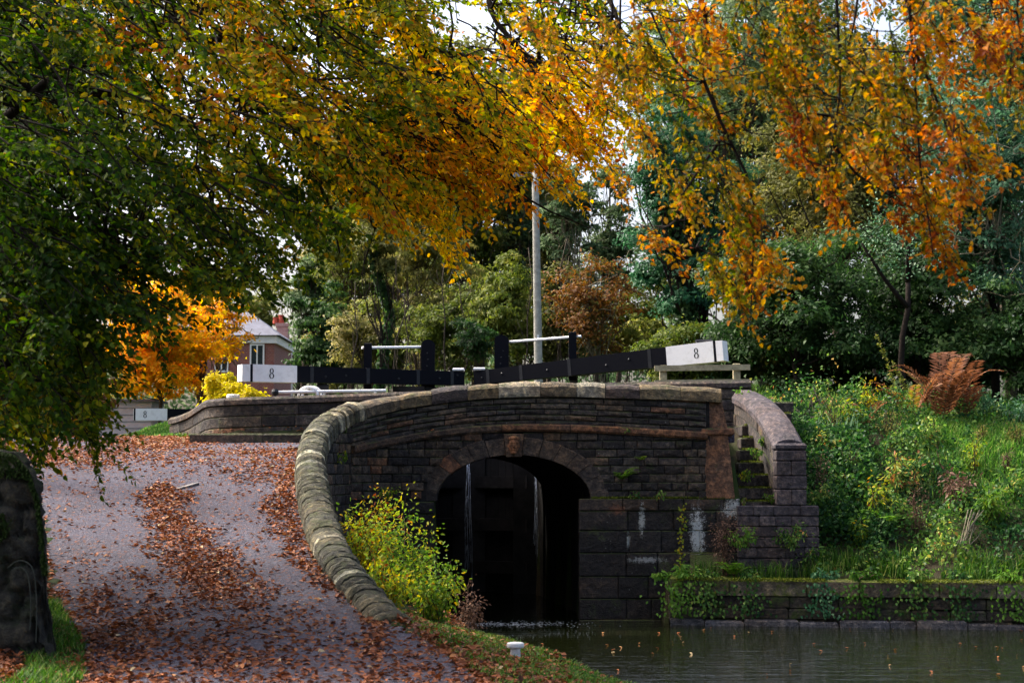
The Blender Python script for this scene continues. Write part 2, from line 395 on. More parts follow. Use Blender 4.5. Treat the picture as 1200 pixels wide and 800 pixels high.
def terrain(x, Y):
    x = np.asarray(x, float); Y = np.asarray(Y, float)
    zp = zpath(Y)
    # left verge
    dl = xpl(Y) - x
    zleft = zp + .25 * np.clip(dl, 0, 6) * .6 + .03 * np.clip(dl - 6, 0, 30)
    # right of the path down to the bank
    xr, xe = xpr(Y), xedge(Y)
    t = np.clip((x - xr) / np.maximum(xe - xr, .1), 0, 1)
    zb = np.where(Y < 18, .42 + (zp - .42) * (1 - t) ** 1.3, .45 + (np.minimum(zp, .62 + .12 * np.clip(Y - 18, 0, 4)) - .45) * (1 - t))
    zfront = np.where(x < xpl(Y), zleft, np.where(x < xr, zp, zb))
    # upper level behind the bridge
    zup = 3.3 + .25 * smooth(33, 40, Y)
    xx = np.clip((x - xr) / 1.8, 0, 1)
    zback = np.where(x < xpl(Y), zleft, np.where(x < xr, zp, zp + (zup - zp) * smooth(0, 1, xx)))
    # right bank
    d = Y - yright(x)
    zr = interp(d, [0, .5, 1.2, 2.2, 3.2, 4.6, 7, 14, 30, 80], [.70, .74, 1.15, 1.9, 2.5, 3.2, 3.6, 4.3, 5.2, 6.5])
    dx = np.clip(x - 7.5, 0, 12)
    zr = np.where(d > .5, zr - .06 * dx * smooth(.5, 3, d), zr)
    z = np.where(Y < 28, zfront, zback)
    isr = (x > 1.27)
    zr2 = np.where((x < 4.8) & (d > 0), np.where(Y < 28.1, .72, np.where(x < 3.75, 2.7, interp(Y, [28.1, 30.5, 33], [1.6, 3.2, 3.4]))), zr)
    zr2 = zr2 + (zr - zr2) * smooth(4.8, 5.6, x) if False else zr2
    z = np.where(isr & (d > 0), zr2, z)
    # far ground settles to 3.6
    far = smooth(45, 80, np.hypot(x, Y))
    z = z * (1 - far) + 3.7 * far
    # water basin and lock channel
    basin = (x > xe) & ((d < .24) | (x < 2.5)) & (Y < 28.1)
    chan = (np.abs(x - xlock(Y)) < 1.3) & (Y >= 28.0) & (Y < 58)
    z = np.where(basin | chan, -.9, z)
    z = z + np.where(basin | chan, 0, .035 * vnoise(np.stack([x, Y, x * 0], -1), 1.1))
    return z

def grid_sheet(xs, ys, zf, name, mat, kind='structure', keep=None):
    X, Y = np.meshgrid(xs, ys)
    Z = zf(X, Y)
    nx, ny = len(xs), len(ys)
    v = np.stack([X, Y, Z], -1).reshape(-1, 3)
    i = np.arange((nx - 1) * (ny - 1)); r, c = i // (nx - 1), i % (nx - 1)
    a = r * nx + c
    q = np.stack([a, a + 1, a + nx + 1, a + nx], 1)
    if keep is not None: q = q[keep(v[q].mean(1))]
    o = np_mesh(name, v, q, None, mat, None, True)
    o['kind'] = kind
    return o

def axis(*segs):
    out = []
    for a, b, s in segs: out.extend(np.arange(a, b, s))
    return np.array(out + [segs[-1][1]])

# ground material: earth, dead leaves and short green
m, nt, out = mat_new('earth and turf'); g = NT(nt); p = g.pos()
n1 = g.noise(p, .8, 6, .7); n2 = g.noise(p, 9, 6, .7); n3 = g.noise(p, 60, 3)
c = g.mix(g.mapr(n2, .3, .7), (.025, .02, .012), (.06, .048, .028))
c = g.mix(g.mapr(n1, .42, .6), c, (.03, .055, .012))
c = g.mix(g.mapr(n3, .62, .72, 0, .7), c, (.14, .06, .025))
b = g.n('ShaderNodeBsdfPrincipled'); g.l(c, b.inputs['Base Color']); b.inputs['Roughness'].default_value = .95
b.inputs['Specular IOR Level'].default_value = .15
g.l(g.bump(g.math('ADD', n2, n3), .8, .04), b.inputs['Normal']); g.l(b.outputs[0], out.inputs[0]); M['ground'] = m
# path material: blue grey gravel
m, nt, out = mat_new('blue grey gravel path'); g = NT(nt); p = g.pos()
n1 = g.noise(p, .9, 5, .6); n2 = g.noise(p, 22, 6, .75); n3 = g.noise(p, 110, 3, .7)
v = g.n('ShaderNodeTexVoronoi'); v.inputs['Scale'].default_value = 34; g.l(p, v.inputs['Vector'])
c = g.mix(g.mapr(n2, .3, .72), (.04, .037, .051), (.118, .112, .145))
c = g.mix(g.mapr(n1, .4, .7, 0, .45), c, (.036, .031, .036))
sp = g.n('ShaderNodeSeparateColor'); g.l(v.outputs['Color'], sp.inputs[0])
c = g.mix(g.mapr(sp.outputs[0], .72, .95, 0, .6), c, (.15, .15, .18))
c = g.mix(g.mapr(sp.outputs[1], .86, .93, 0, .75), c, (.17, .07, .035))
b = g.n('ShaderNodeBsdfPrincipled'); g.l(c, b.inputs['Base Color']); b.inputs['Roughness'].default_value = .9
b.inputs['Specular IOR Level'].default_value = .12
g.l(g.bump(g.math('ADD', g.math('MULTIPLY', n2, 1.), g.math('MULTIPLY', v.outputs['Distance'], .8)), .9, .03), b.inputs['Normal']); g.l(b.outputs[0], out.inputs[0]); M['path'] = m
# water
m, nt, out = mat_new('dark canal water'); g = NT(nt); p = g.pos()
mp = g.n('ShaderNodeMapping'); mp.inputs['Scale'].default_value = (.3, 2.0, 1); g.l(p, mp.inputs['Vector'])
n1 = g.noise(mp.outputs[0], 2.2, 3, .5); n2 = g.noise(mp.outputs[0], 8.5, 3, .55)
b = g.n('ShaderNodeBsdfPrincipled'); b.inputs['Base Color'].default_value = (.005, .0065, .002, 1); b.inputs['Roughness'].default_value = .02
b.inputs['IOR'].default_value = 1.45; b.inputs['Specular IOR Level'].default_value = .6
g.l(g.bump(g.math('ADD', n1, g.math('MULTIPLY', n2, .5)), .7, .046), b.inputs['Normal']); g.l(b.outputs[0], out.inputs[0]); M['water'] = m

gx = axis((-160, -60, 20), (-60, -24, 4), (-24, -13, .8), (-13, 11, .16), (11, 26, .6), (26, 60, 4), (60, 180, 20))
gy = axis((-40, 4, 2.2), (4, 11, .5), (11, 33.5, .16), (33.5, 60, .5), (60, 100, 4), (100, 300, 25))
def ground_z(X, Y):
    z = terrain(X, Y)
    onp = (X > xpl(Y) + .1) & (X < xpr(Y) - .1) & (Y < 80)
    return np.where(onp, z - .16, z)
ground = grid_sheet(gx, gy, ground_z, 'ground', M['ground'])
# path sheet
py_ = axis((-20, 10, 1.), (10, 34, .2), (34, 80, 1.5)); K = 26
pv = []
for Y in py_:
    a, b_ = xpl(Y), xpr(Y)
    for k in range(K):
        u = k / (K - 1); x = a + (b_ - a) * u
        z = zpath(Y) + .012 + .02 * math.sin(u * math.pi)
        if 17.5 < Y < 26: z -= .05 * math.exp(-((u - .62) / .12) ** 2) * smooth(17.5, 19, Y) * (1 - smooth(24, 26, Y))
        pv.append((x, Y, z + .006 * math.sin(x * 3.1 + Y * 1.7)))
ii = np.arange((len(py_) - 1) * (K - 1)); rr, cc = ii // (K - 1), ii % (K - 1); aa = rr * K + cc
path = np_mesh('path', np.array(pv), np.stack([aa, aa + 1, aa + K + 1, aa + K], 1), None, M['path'], None, True)
path['kind'] = 'structure'
# water sheets (one below the lock, one behind the gates)
wm = MB(); wm.add([(-3, -30, 0), (75, -30, 0), (75, 29, 0), (-3, 29, 0)], [(0, 1, 2, 3)])
wm.add([(-3, 29.0, 0), (3, 29.0, 0), (3, 35.4, 0), (-3, 35.4, 0)], [(0, 1, 2, 3)])
water = wm.build('water', M['water']); water['kind'] = 'structure'
# pale edging stones set in the path (a Y of gutter stones)
em = MB()
def edging(pts):
    for (a, b_) in zip(pts[:-1], pts[1:]):
        pa, pb = np.array(a), np.array(b_); n = max(1, int(np.linalg.norm(pb - pa) / .3))
        for k in range(n):
            q0 = pa + (pb - pa) * (k + .02) / n; q1 = pa + (pb - pa) * (k + .96) / n
            q0[2] = zpath(q0[1]) - .004; q1[2] = zpath(q1[1]) - .004
            em.beam(q0, q1, .075, .05)
edging([P(148, 568, 24.2), P(163, 577, 23.7), P(168, 592, 22.9)])
edging([P(183, 572, 23.9), P(206, 569, 24.0), P(232, 563, 24.5)])
M['pale'] = stone_mat('pale edging stone', [(0, (.13, .13, .145)), (1, (.2, .2, .22))], lichen=.2)
edg = em.build('path_edging', M['pale']); edg['kind'] = 'structure'

# ================================================================== BRIDGE
def resample(pts, step):
    pts = np.array(pts, float); d = np.r_[0, np.cumsum(np.linalg.norm(np.diff(pts, axis=0), axis=1))]
    # smooth curve by cubic-ish hermite through numpy interp of a dense Catmull
    out = []
    n = len(pts)
    for i in range(n - 1):
        p0, p1, p2, p3 = pts[max(i - 1, 0)], pts[i], pts[i + 1], pts[min(i + 2, n - 1)]
        for t in np.linspace(0, 1, 12, endpoint=False):
            out.append(.5 * ((2 * p1) + (-p0 + p2) * t + (2 * p0 - 5 * p1 + 4 * p2 - p3) * t * t + (-p0 + 3 * p1 - 3 * p2 + p3) * t ** 3))
    out.append(pts[-1]); out = np.array(out)
    d = np.r_[0, np.cumsum(np.linalg.norm(np.diff(out, axis=0), axis=1))]
    ss = np.linspace(0, d[-1], max(2, int(round(d[-1] / step)) + 1))
    return np.stack([np.interp(ss, d, out[:, k]) for k in range(out.shape[1])], 1), ss

COP = [(845, 462, 28.15), (790, 459, 28.2), (720, 457, 28.22), (650, 455, 28.25), (600, 456, 28.25), (550, 459, 28.25), (500, 465, 28.2), (460, 471, 28.05), (430, 477, 27.75),
       (408, 483, 27.35), (392, 490, 26.9), (380, 499, 26.3), (371, 511, 25.6), (366, 526, 24.8), (364, 545, 23.9), (367, 570, 22.9), (373, 597, 21.9),
       (380, 622, 21.0), (391, 647, 20.0), (406, 672, 19.1), (426, 697, 18.2), (445, 719, 17.5), (463, 737, 16.95)]
cop_pts, cop_s = resample([P(*c) for c in COP], .05)       # centre of the coping's visible face
CL = cop_pts.copy()
tan = unit(np.gradient(CL[:, :2], axis=0))
nout = np.stack([-tan[:, 1], tan[:, 0]], 1)                  # walking right to left then toward the camera: outer side?
if (nout[5] @ np.array([0, -1.])) < 0: nout = -nout
S_END = cop_s[-1]
def at_s(s):
    return np.array([np.interp(s, cop_s, CL[:, k]) for k in range(3)])
def n_s(s):
    v = np.array([np.interp(s, cop_s, nout[:, k]) for k in range(2)]); return v / np.linalg.norm(v)
def s_of_px(px):   # first crossing on the bridge part
    k = np.argmin(np.abs(600 + (CL[:, 0] / CL[:, 1]) * F - px) + (cop_s > cop_s[np.argmin(np.abs(CL[:, 1] - 24.0))]) * 999)
    return cop_s[k]
S_Q = s_of_px(401)                # quoin: the face turns toward the camera
def zcopbase(s): return at_s(s)[2] - .1
def zstring(x): return interp(x, [-2.9, -2.7, -2.2, -1.5, -.7, 0, .8, 1.6, 3.3], [2.66, 2.74, 2.87, 3.01, 3.11, 3.15, 3.145, 3.11, 3.01])
ARC_C = (0.03, 1.95); ARC_R = 1.265; ARC_B = .735; ARC_T = .29
SPRING = 1.93
CROWN = ARC_C[1] + ARC_B

bridge = empty('stone_bridge', (0, 28.3, 0), 'dark gritstone canal bridge with round arch and curving coped parapet below the lock', 'bridge')

def plan_pt(s, off):
    p = at_s(s); n = n_s(s); return np.array([p[0] + n[0] * off, p[1] + n[1] * off])
HALF = .17
def block(mb, s0, s1, z00, z01, z10, z11, off, depth, bev=.012, tint=None):
    """block between s0,s1; bottoms z00,z10; tops z01,z11 at each end"""
    g_ = .005
    s0 += g_; s1 -= g_
    if s1 - s0 < .03: return
    a = plan_pt(s0, off - .05); b = plan_pt(s1, off - .05)
    d = random.uniform(0, depth)
    na, nb = n_s(s0), n_s(s1)
    def q(p, n, o, z): return (p[0] + n[0] * (o + .05), p[1] + n[1] * (o + .05), z)
    e = (b - a) / np.linalg.norm(b - a) * bev
    j = [random.uniform(-.012, .012) for _ in range(4)]
    back = [q(a, na, -.02, z00), q(b, nb, -.02, z10), q(b, nb, -.02, z11), q(a, na, -.02, z01)]
    mid = [q(a, na, d - .014, z00), q(b, nb, d - .014, z10), q(b, nb, d - .014, z11), q(a, na, d - .014, z01)]
    fr = [q(a + e, na, d + j[0], z00 + bev), q(b - e, nb, d + j[1], z10 + bev), q(b - e, nb, d + j[2], z11 - bev), q(a + e, na, d + j[3], z01 - bev)]
    fc = tuple((np.array(fr[0]) + fr[1] + fr[2] + fr[3]) / 4 + np.r_[na * random.uniform(0, .02), 0])
    vs = back + mid + fr + [fc]
    fs = []
    for k in range(4):
        k2 = (k + 1) % 4
        fs += [(k, k2, 4 + k2, 4 + k), (4 + k, 4 + k2, 8 + k2, 8 + k), (8 + k, 8 + k2, 12)]
    mb.add(vs, fs, tint)

def arch_half(z):   # half opening at height z of the ring's outside
    R = ARC_R + ARC_T - .04; B = ARC_B + ARC_T - .04
    h = max(0, z - ARC_C[1])
    return R * math.sqrt(max(0, 1 - (h / B) ** 2)) if h < B else 0

# --- parapet wall (above the string course) and spandrels
S0 = s_of_px(826)
pm = MB()
NC = 6
for c_ in range(NC):
    s = S0; 
    while s < S_Q - .02:
        L = random.uniform(.28, .75) if c_ < NC - 1 else random.uniform(.5, .9)
        s1 = min(s + L, S_Q)
        if S_Q - s1 < .15: s1 = S_Q
        def zz(sv, t):
            zb = zstring(plan_pt(sv, HALF)[0]) + .02; zt = zcopbase(sv) + .03
            return zb + (zt - zb) * t
        t0, t1 = c_ / NC, (c_ + 1) / NC
        block(pm, s, s1, zz(s, t0) + .004, zz(s, t1) - .004, zz(s1, t0) + .004, zz(s1, t1) - .004, HALF, .014)
        s = s1
pm.build('parapet', M['grit'], bridge)
sm = MB(); sm2 = MB()
H = .136
nrow = 10
for r in range(nrow):
    z0 = 1.97 + r * H; z1 = z0 + H
    s = S0 + random.uniform(-.3, 0)
    while s < S_Q - .02:
        s1 = min(s + random.uniform(.18, .5), S_Q)
        if S_Q - s1 < .12: s1 = S_Q
        a, b_ = max(s, S0), s1
        s = s1
        xa, xb = plan_pt(a, HALF)[0], plan_pt(b_, HALF)[0]     # xa > xb
        hw = arch_half(max(z0, 1.97) if True else z0)
        hw1 = arch_half(z1)
        lim = hw1 * .5 + hw * .5 if hw1 > 0 else hw * .6
        if lim > 0.05:
            if xb > -lim + ARC_C[0] and xa < lim + ARC_C[0]: continue
            if xa > lim + ARC_C[0] > xb:  # trim the left end
                b_ = a + (xa - lim - ARC_C[0]) / max(xa - xb, 1e-6) * (b_ - a)
            elif xa > -lim + ARC_C[0] > xb:
                a = b_ - (-lim + ARC_C[0] - xb) / max(xa - xb, 1e-6) * (b_ - a)
        if b_ - a < .06: continue
        ta = zstring(plan_pt(a, HALF)[0]) - .06; tb = zstring(plan_pt(b_, HALF)[0]) - .06
        if z0 > min(ta, tb) - .03: continue
        block(sm if plan_pt((a + b_) / 2, HALF)[0] < ARC_C[0] else sm2, a, b_, z0 + .004, min(z1 - .004, ta), z0 + .004, min(z1 - .004, tb), HALF, .028)
sm.build('spandrel_wall', M['grit'], bridge); sm2.build('spandrel_wall', M['grit'], bridge)
# --- mortar backing (body of the parapet, real thickness)
bm_ = MB()
def wall_body(mb, ss, offo, offi, zbot, ztop):
    vs = []; fs = []
    for s in ss:
        o = plan_pt(s, offo); i_ = plan_pt(s, offi); zb = zbot(s); zt = max(ztop(s), zb + .02)
        vs += [(o[0], o[1], zb), (o[0], o[1], zt), (i_[0], i_[1], zt), (i_[0], i_[1], zb)]
    for k in range(len(ss) - 1):
        for e in range(4):
            e2 = (e + 1) % 4
            fs.append((k * 4 + e, k * 4 + e2, k * 4 + 4 + e2, k * 4 + 4 + e))
    n = len(ss) - 1
    fs += [(3, 2, 1, 0), (n * 4, n * 4 + 1, n * 4 + 2, n * 4 + 3)]
    mb.add(vs, fs)
def zmid(s):
    x = plan_pt(s, 0)[0]
    dx = abs(x - ARC_C[0])
    arcz = ARC_C[1] + (ARC_B + .12) * math.sqrt(max(0, 1 - (dx / (ARC_R + .12)) ** 2)) if dx < ARC_R + .12 else 0
    return max(arcz, 1.9 if x > -1.45 else .2)
wall_body(bm_, np.linspace(S0 - .05, S_Q, 90), HALF - .012, -HALF, zmid, lambda s: zcopbase(s) + .02)
bm_.build('wall_core', M['mortar'], bridge)
# --- string course
stm = MB()
s = S0 - .02
while s < S_Q - .05:
    s1 = min(s + random.uniform(.7, 1.15), S_Q)
    n = 4; tt = random.random()
    a = [s + .004 + (s1 - s - .008) * k / n for k in range(n + 1)]
    vs = []; fs = []
    for sv in a:
        z = zstring(plan_pt(sv, HALF)[0])
        for (o, dz) in ((-.02, -.075), (.045, -.075), (.07, -.04), (.07, .025), (.05, .045), (-.02, .055)):
            q = plan_pt(sv, HALF + o); vs.append((q[0], q[1], z + dz))
    for k in range(n):
        for e in range(6):
            e2 = (e + 1) % 6; fs.append((k * 6 + e, k * 6 + 6 + e, k * 6 + 6 + e2, k * 6 + e2))
    fs += [tuple(range(6)), tuple(n * 6 + k for k in range(5, -1, -1))]
    stm.add(vs, fs, tt * (.6 if plan_pt(s, 0)[0] < 0 else 1) + (.35 if plan_pt(s, 0)[0] > 1 else 0)); s = s1
stm.build('string_course', M['string'], bridge)
# --- arch ring
FY = 28.25 - HALF     # front plane of the wall
rm = MB()
a0 = -.01
NV = 15
def voussoir(mb, t0, t1, r0, r1, y0, y1, tint=None, seg=3):
    vs = []; fs = []
    for k in range(seg + 1):
        th = t0 + (t1 - t0) * k / seg
        cx, sx = math.cos(th), math.sin(th)
        for (r, y) in ((r0, y1), (r0, y0 + .012), (r0 + .012, y0), (r1 - .012, y0), (r1, y0 + .012), (r1, y1)):
            k_ = r - ARC_R; vs.append((ARC_C[0] + (ARC_R + k_) * cx, y, ARC_C[1] + (ARC_B + k_) * sx))
    for k in range(seg):
        for e in range(6):
            e2 = (e + 1) % 6; fs.append((k * 6 + e, k * 6 + 6 + e, k * 6 + 6 + e2, k * 6 + e2))
    fs += [tuple(range(6)), tuple(seg * 6 + k for k in range(5, -1, -1))]
    mb.add(vs, fs, tint)
tot = math.pi - 2 * a0
for k in range(NV):
    if k == NV // 2:
        rm.build('arch_ring', M['ring'], bridge); rm = MB(); continue
    t0 = a0 + tot * k / NV + .004; t1 = a0 + tot * (k + 1) / NV - .004
    voussoir(rm, t0, t1, ARC_R, ARC_R + ARC_T + random.uniform(-.01, .012), FY - .035 - random.uniform(0, .012), FY + .45)
rm.build('arch_ring', M['ring'], bridge)
# keystone carved as a small face
km = MB(); k = NV // 2
voussoir(km, a0 + tot * k / NV + .003, a0 + tot * (k + 1) / NV - .003, ARC_R - .03, ARC_R + ARC_T + .06, FY - .085, FY + .45, .45)
key = km.build('keystone', M['string'], bridge)
fm = MB(); kc = np.array([ARC_C[0], FY - .085, CROWN + .16])
def ell(mb, c, r, nu=14, nv=9, f=None):
    vs = []; fs = []
    for i in range(nv + 1):
        ph = math.pi * i / nv
        for j in range(nu):
            th = 2 * math.pi * j / nu
            vs.append((c[0] + r[0] * math.sin(ph) * math.cos(th), c[1] + r[1] * math.sin(ph) * math.sin(th), c[2] + r[2] * math.cos(ph)))
    for i in range(nv):
        for j in range(nu):
            j2 = (j + 1) % nu; fs.append((i * nu + j, (i + 1) * nu + j, (i + 1) * nu + j2, i * nu + j2))
    mb.add(vs, fs, .75)
ell(fm, kc, (.088, .05, .14)); ell(fm, kc + [0, -.045, -.01], (.018, .03, .04)); ell(fm, kc + [-.034, -.04, .045], (.026, .018, .01)); ell(fm, kc + [.034, -.04, .045], (.026, .018, .01))
ell(fm, kc + [0, -.042, -.07], (.032, .014, .01)); ell(fm, kc + [-.034, -.036, .02], (.014, .012, .01)); ell(fm, kc + [.034, -.036, .02], (.014, .012, .01)); ell(fm, kc + [0, -.02, -.115], (.045, .03, .03))
ell(fm, kc + [-.09, .01, .0], (.018, .02, .04)); ell(fm, kc + [.09, .01, .0], (.018, .02, .04)); ell(fm, kc + [0, 0, .115], (.095, .045, .04))
fm.build('carved_face', M['string'], key, smooth=True)
# barrel under the arch; its unseen rear length is added to block light
bv = []; bf = []
prof = [(-1.27, -.9), (-1.27, SPRING)] + [(ARC_C[0] + ARC_R * math.cos(math.pi - a0 - tot * k / 24), ARC_C[1] + ARC_B * math.sin(math.pi - a0 - tot * k / 24)) for k in range(25)] + [(1.28, SPRING), (1.28, -.9)]
outer = [(x * 1.0 + (.3 if x > 0 else -.3), z) if i_ < 2 or i_ > len(prof) - 3 else (ARC_C[0] + (x - ARC_C[0]) * 1.22, ARC_C[1] + (z - ARC_C[1]) * 1.22) for i_, (x, z) in enumerate(prof)]
n = len(prof)
for y in (FY + .46, 33.6):
    sh = float(xlock(y))
    for (x, z) in prof: bv.append((x + sh, y, z))
    for (x, z) in outer: bv.append((x + sh, y, z))
for k in range(n - 1):
    bf += [(k, k + 1, 2 * n + k + 1, 2 * n + k), (n + k + 1, n + k, 3 * n + k, 3 * n + k + 1), (k + 1, k, n + k, n + k + 1), (2 * n + k, 2 * n + k + 1, 3 * n + k + 1, 3 * n + k)]
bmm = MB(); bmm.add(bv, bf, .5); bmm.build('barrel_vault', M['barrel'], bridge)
# abutments: two faces of large wet blocks, with ledge stones on top
def abut(x0, x1, name, yf, ztop, mat, rows, sidex=None):
    mb = MB()
    mb.hexa([(x0 + .01, yf + .012, -.9), (x1 - .01, yf + .012, -.9), (x1 - .01, 28.7, -.9), (x0 + .01, 28.7, -.9), (x0 + .01, yf + .012, ztop - .03), (x1 - .01, yf + .012, ztop - .03), (x1 - .01, 28.7, ztop - .03), (x0 + .01, 28.7, ztop - .03)], .2)
    z = ztop
    for h in rows:
        x = x0
        while x < x1 - .02:
            xe = min(x + random.uniform(.4, .85), x1)
            if x1 - xe < .2: xe = x1
            d = random.uniform(0, .03); e = .014
            y = yf - d
            a, b2, zt, zb = x + .004, xe - .004, z - .004, z - h + .004
            vs = [(a, yf + .06, zb), (b2, yf + .06, zb), (b2, yf + .06, zt), (a, yf + .06, zt), (a, y + e, zb), (b2, y + e, zb), (b2, y + e, zt), (a, y + e, zt),
                  (a + e, y, zb + e), (b2 - e, y, zb + e), (b2 - e, y, zt - e), (a + e, y, zt - e), ((a + b2) / 2, y - random.uniform(0, .02), (zb + zt) / 2)]
            fs = []
            for k in range(4):
                k2 = (k + 1) % 4; fs += [(k, k2, 4 + k2, 4 + k), (4 + k, 4 + k2, 8 + k2, 8 + k), (8 + k, 8 + k2, 12)]
            mb.add(vs, fs, min(1, random.random() * .8 + (.35 if z == ztop else 0)))
            # side return blocks on the opening side
            x = xe
        z -= h
    return mb.build(name, mat, bridge)
abut(1.09, 3.72, 'abutment', FY - .09, 1.98, M['grit_dark'], [.2, .32, .36, .38, .36, .34, .34])
abut(-2.9, -1.27, 'abutment', FY - .09, 1.93, M['grit_dark'], [.2, .32, .36, .38, .36, .34, .34])
# pier at the right end: battered pilaster, string band and cap
prm = MB()
def frust(mb, x0b, x1b, x0t, x1t, yb, yt, yk, z0, z1, tint):
    mb.hexa([(x0b, yb, z0), (x1b, yb, z0), (x1b, yk, z0), (x0b, yk, z0), (x0t, yt, z1), (x1t, yt, z1), (x1t, yk, z1), (x0t, yk, z1)], tint)
frust(prm, 3.16, 3.64, 3.16, 3.54, FY - .1, FY - .07, 28.7, 1.985, 3.0, .3)
frust(prm, 3.17, 3.53, 3.18, 3.44, FY - .065, FY - .04, 28.7, 3.13, 3.62, .6)
prm.build('pier', M['red'], bridge)
pb_ = MB(); pb_.box((3.37, 28.37, 3.065), (.54, .78, .13), bev=.03, tint=.8); pb_.build('pier_band', M['string'], bridge)
# --- coping: long half-round stones over the bridge, narrow ridged ones down the ramp
def coping(mb, sA, sB, lo, hi, w, h, jit, nn=3, drop=.1):
    s = sA
    while s < sB - .01:
        s1 = min(s + random.uniform(lo, hi), sB)
        if sB - s1 < lo * .5: s1 = sB
        a = np.linspace(s + .004, s1 - .004, nn + 1)
        k1 = random.uniform(1 - jit, 1 + jit); dz = random.uniform(-.01, .01)
        tint = random.random() if random.random() > .07 else 1.
        vs = []; fs = []; m_ = 9
        for i, sv in enumerate(a):
            c = at_s(sv); nrm = n_s(sv)
            e = .93 if i in (0, nn) else 1.0
            for k in range(m_):
                th = math.pi * k / (m_ - 1)
                o = math.cos(th) * w / 2 * k1 * e; z = (math.sin(th) ** .55) * h * k1 * e + dz; o += random.uniform(-.008, .008); z += random.uniform(-.008, .008)
                vs.append((c[0] + nrm[0] * o, c[1] + nrm[1] * o, c[2] - drop + z))
            for o in (-w / 2 * e, w / 2 * e): vs.append((c[0] + nrm[0] * o, c[1] + nrm[1] * o, c[2] - drop - .04))
        L_ = m_ + 2
        for i in range(nn):
            for k in range(L_):
                k2 = (k + 1) % L_
                fs.append((i * L_ + k, i * L_ + k2, (i + 1) * L_ + k2, (i + 1) * L_ + k))
        fs += [tuple(range(L_ - 1, -1, -1)), tuple(nn * L_ + k for k in range(L_))]
        mb.add(vs, fs, tint); s = s1
cm = MB(); coping(cm, 0, s_of_px(418), .45, .85, .44, .21, .035)
cm.build('coping', M['coping'], bridge)
S_C = s_of_px(418)
cm2 = MB(); coping(cm2, S_C, S_END, .045, .2, .44, .26, .05, 2, .12)
cm2.build('coping', M['wingcoping'], bridge)
# --- wing wall down the ramp (both faces)
wg = MB()
def zfoot_out(s): 
    p = plan_pt(s, .25); return float(terrain(p[0], p[1])) - .15 if p[1] < 27.5 else .5
def zfoot_in(s):
    p = plan_pt(s, -.25); return float(zpath(p[1])) - .1
wc = MB(); wall_body(wc, np.linspace(S_Q - .02, S_END, 60), HALF - .015, -HALF + .015, lambda s: min(zfoot_out(s), zfoot_in(s)) - .1, lambda s: zcopbase(s))
wc.build('wall_core', M['mortar'], bridge)
for r in range(24):
    z0 = .3 + r * .16; z1 = z0 + .16
    for (side, foot) in ((HALF, zfoot_out), (-HALF, zfoot_in)):
        s = S_Q + random.uniform(-.2, 0) if side > 0 else s_of_px(470) + random.uniform(0, .3)
        while s < S_END - .02:
            s1 = min(s + random.uniform(.2, .5), S_END); a, b_ = max(s, S_Q if side > 0 else s), s1; s = s1
            ta, tb = zcopbase(a) - .0, zcopbase(b_) - .0
            if z0 > min(ta, tb) - .03 or z1 < foot((a + b_) / 2): continue
            if side > 0: block(wg, a, b_, z0 + .004, min(z1 - .004, ta), z0 + .004, min(z1 - .004, tb), side, .03)
            else:
                # inner face: build with mirrored normal
                pa, pb2 = plan_pt(a + .005, side), plan_pt(b_ - .005, side); na = -n_s((a + b_) / 2) * random.uniform(.0, .02)
                q = lambda p, k, z: (p[0] + na[0] * k, p[1] + na[1] * k, z)
                ib = n_s((a + b_) / 2) * .05
                wg.hexa([(pa[0] + ib[0], pa[1] + ib[1], z0 + .004), (pb2[0] + ib[0], pb2[1] + ib[1], z0 + .004), q(pb2, 1, z0 + .004), q(pa, 1, z0 + .004),
                         (pa[0] + ib[0], pa[1] + ib[1], min(z1 - .004, ta)), (pb2[0] + ib[0], pb2[1] + ib[1], min(z1 - .004, tb)), q(pb2, 1, min(z1 - .004, tb)), q(pa, 1, min(z1 - .004, ta))])
wg.build('wing_wall', M['grit'], bridge)
# deck between the parapets
dm = MB()
xs = np.linspace(-4.4, 3.7, 20)
for a, b_ in zip(xs[:-1], xs[1:]):
    def dz(x): return interp(x, [-4.4, -2.6, 0, 3.7], [2.72, 2.95, 3.2, 3.1])
    dm.hexa([(a, 28.42, dz(a) - .2), (b_, 28.42, dz(b_) - .2), (b_, 30.8, dz(b_) - .2), (a, 30.8, dz(a) - .2), (a, 28.42, dz(a)), (b_, 28.42, dz(b_)), (b_, 30.8, dz(b_)), (a, 30.8, dz(a))])
dm.build('deck', M['path'], bridge)
# far parapet of the deck (curls round at its left end), with a low base step
def ztopF(x): return interp(x, [-6.6, -5.5, -3.5, -1.5, 1, 4.3], [3.66, 3.74, 3.8, 3.88, 4.02, 4.07])
fpts = [(4.35, 31.05), (2, 31.1), (0, 31.1), (-2, 31.05), (-4, 31.0), (-5.0, 31.05), (-5.55, 31.45), (-5.9, 32.3), (-6.3, 33.4), (-6.9, 34.6)]
fp, fs_ = resample(fpts, .1)
ft = unit(np.gradient(fp, axis=0)); fn = np.stack([-ft[:, 1], ft[:, 0]], 1)
if fn[3][1] > 0: fn = -fn
def fat(s, off):
    p = np.array([np.interp(s, fs_, fp[:, k]) for k in range(2)]); n = np.array([np.interp(s, fs_, fn[:, k]) for k in range(2)]); n /= np.linalg.norm(n)
    return p + n * off, n
def ftop(s):
    p, _ = fat(s, 0); return ztopF(p[0]) - .055 * max(0, p[1] - 31.5)
far = MB(); fcore = MB(); fcop = MB()
SF = fs_[-1]
vs = []; fcs = []
ssx = np.linspace(0, SF, 60)
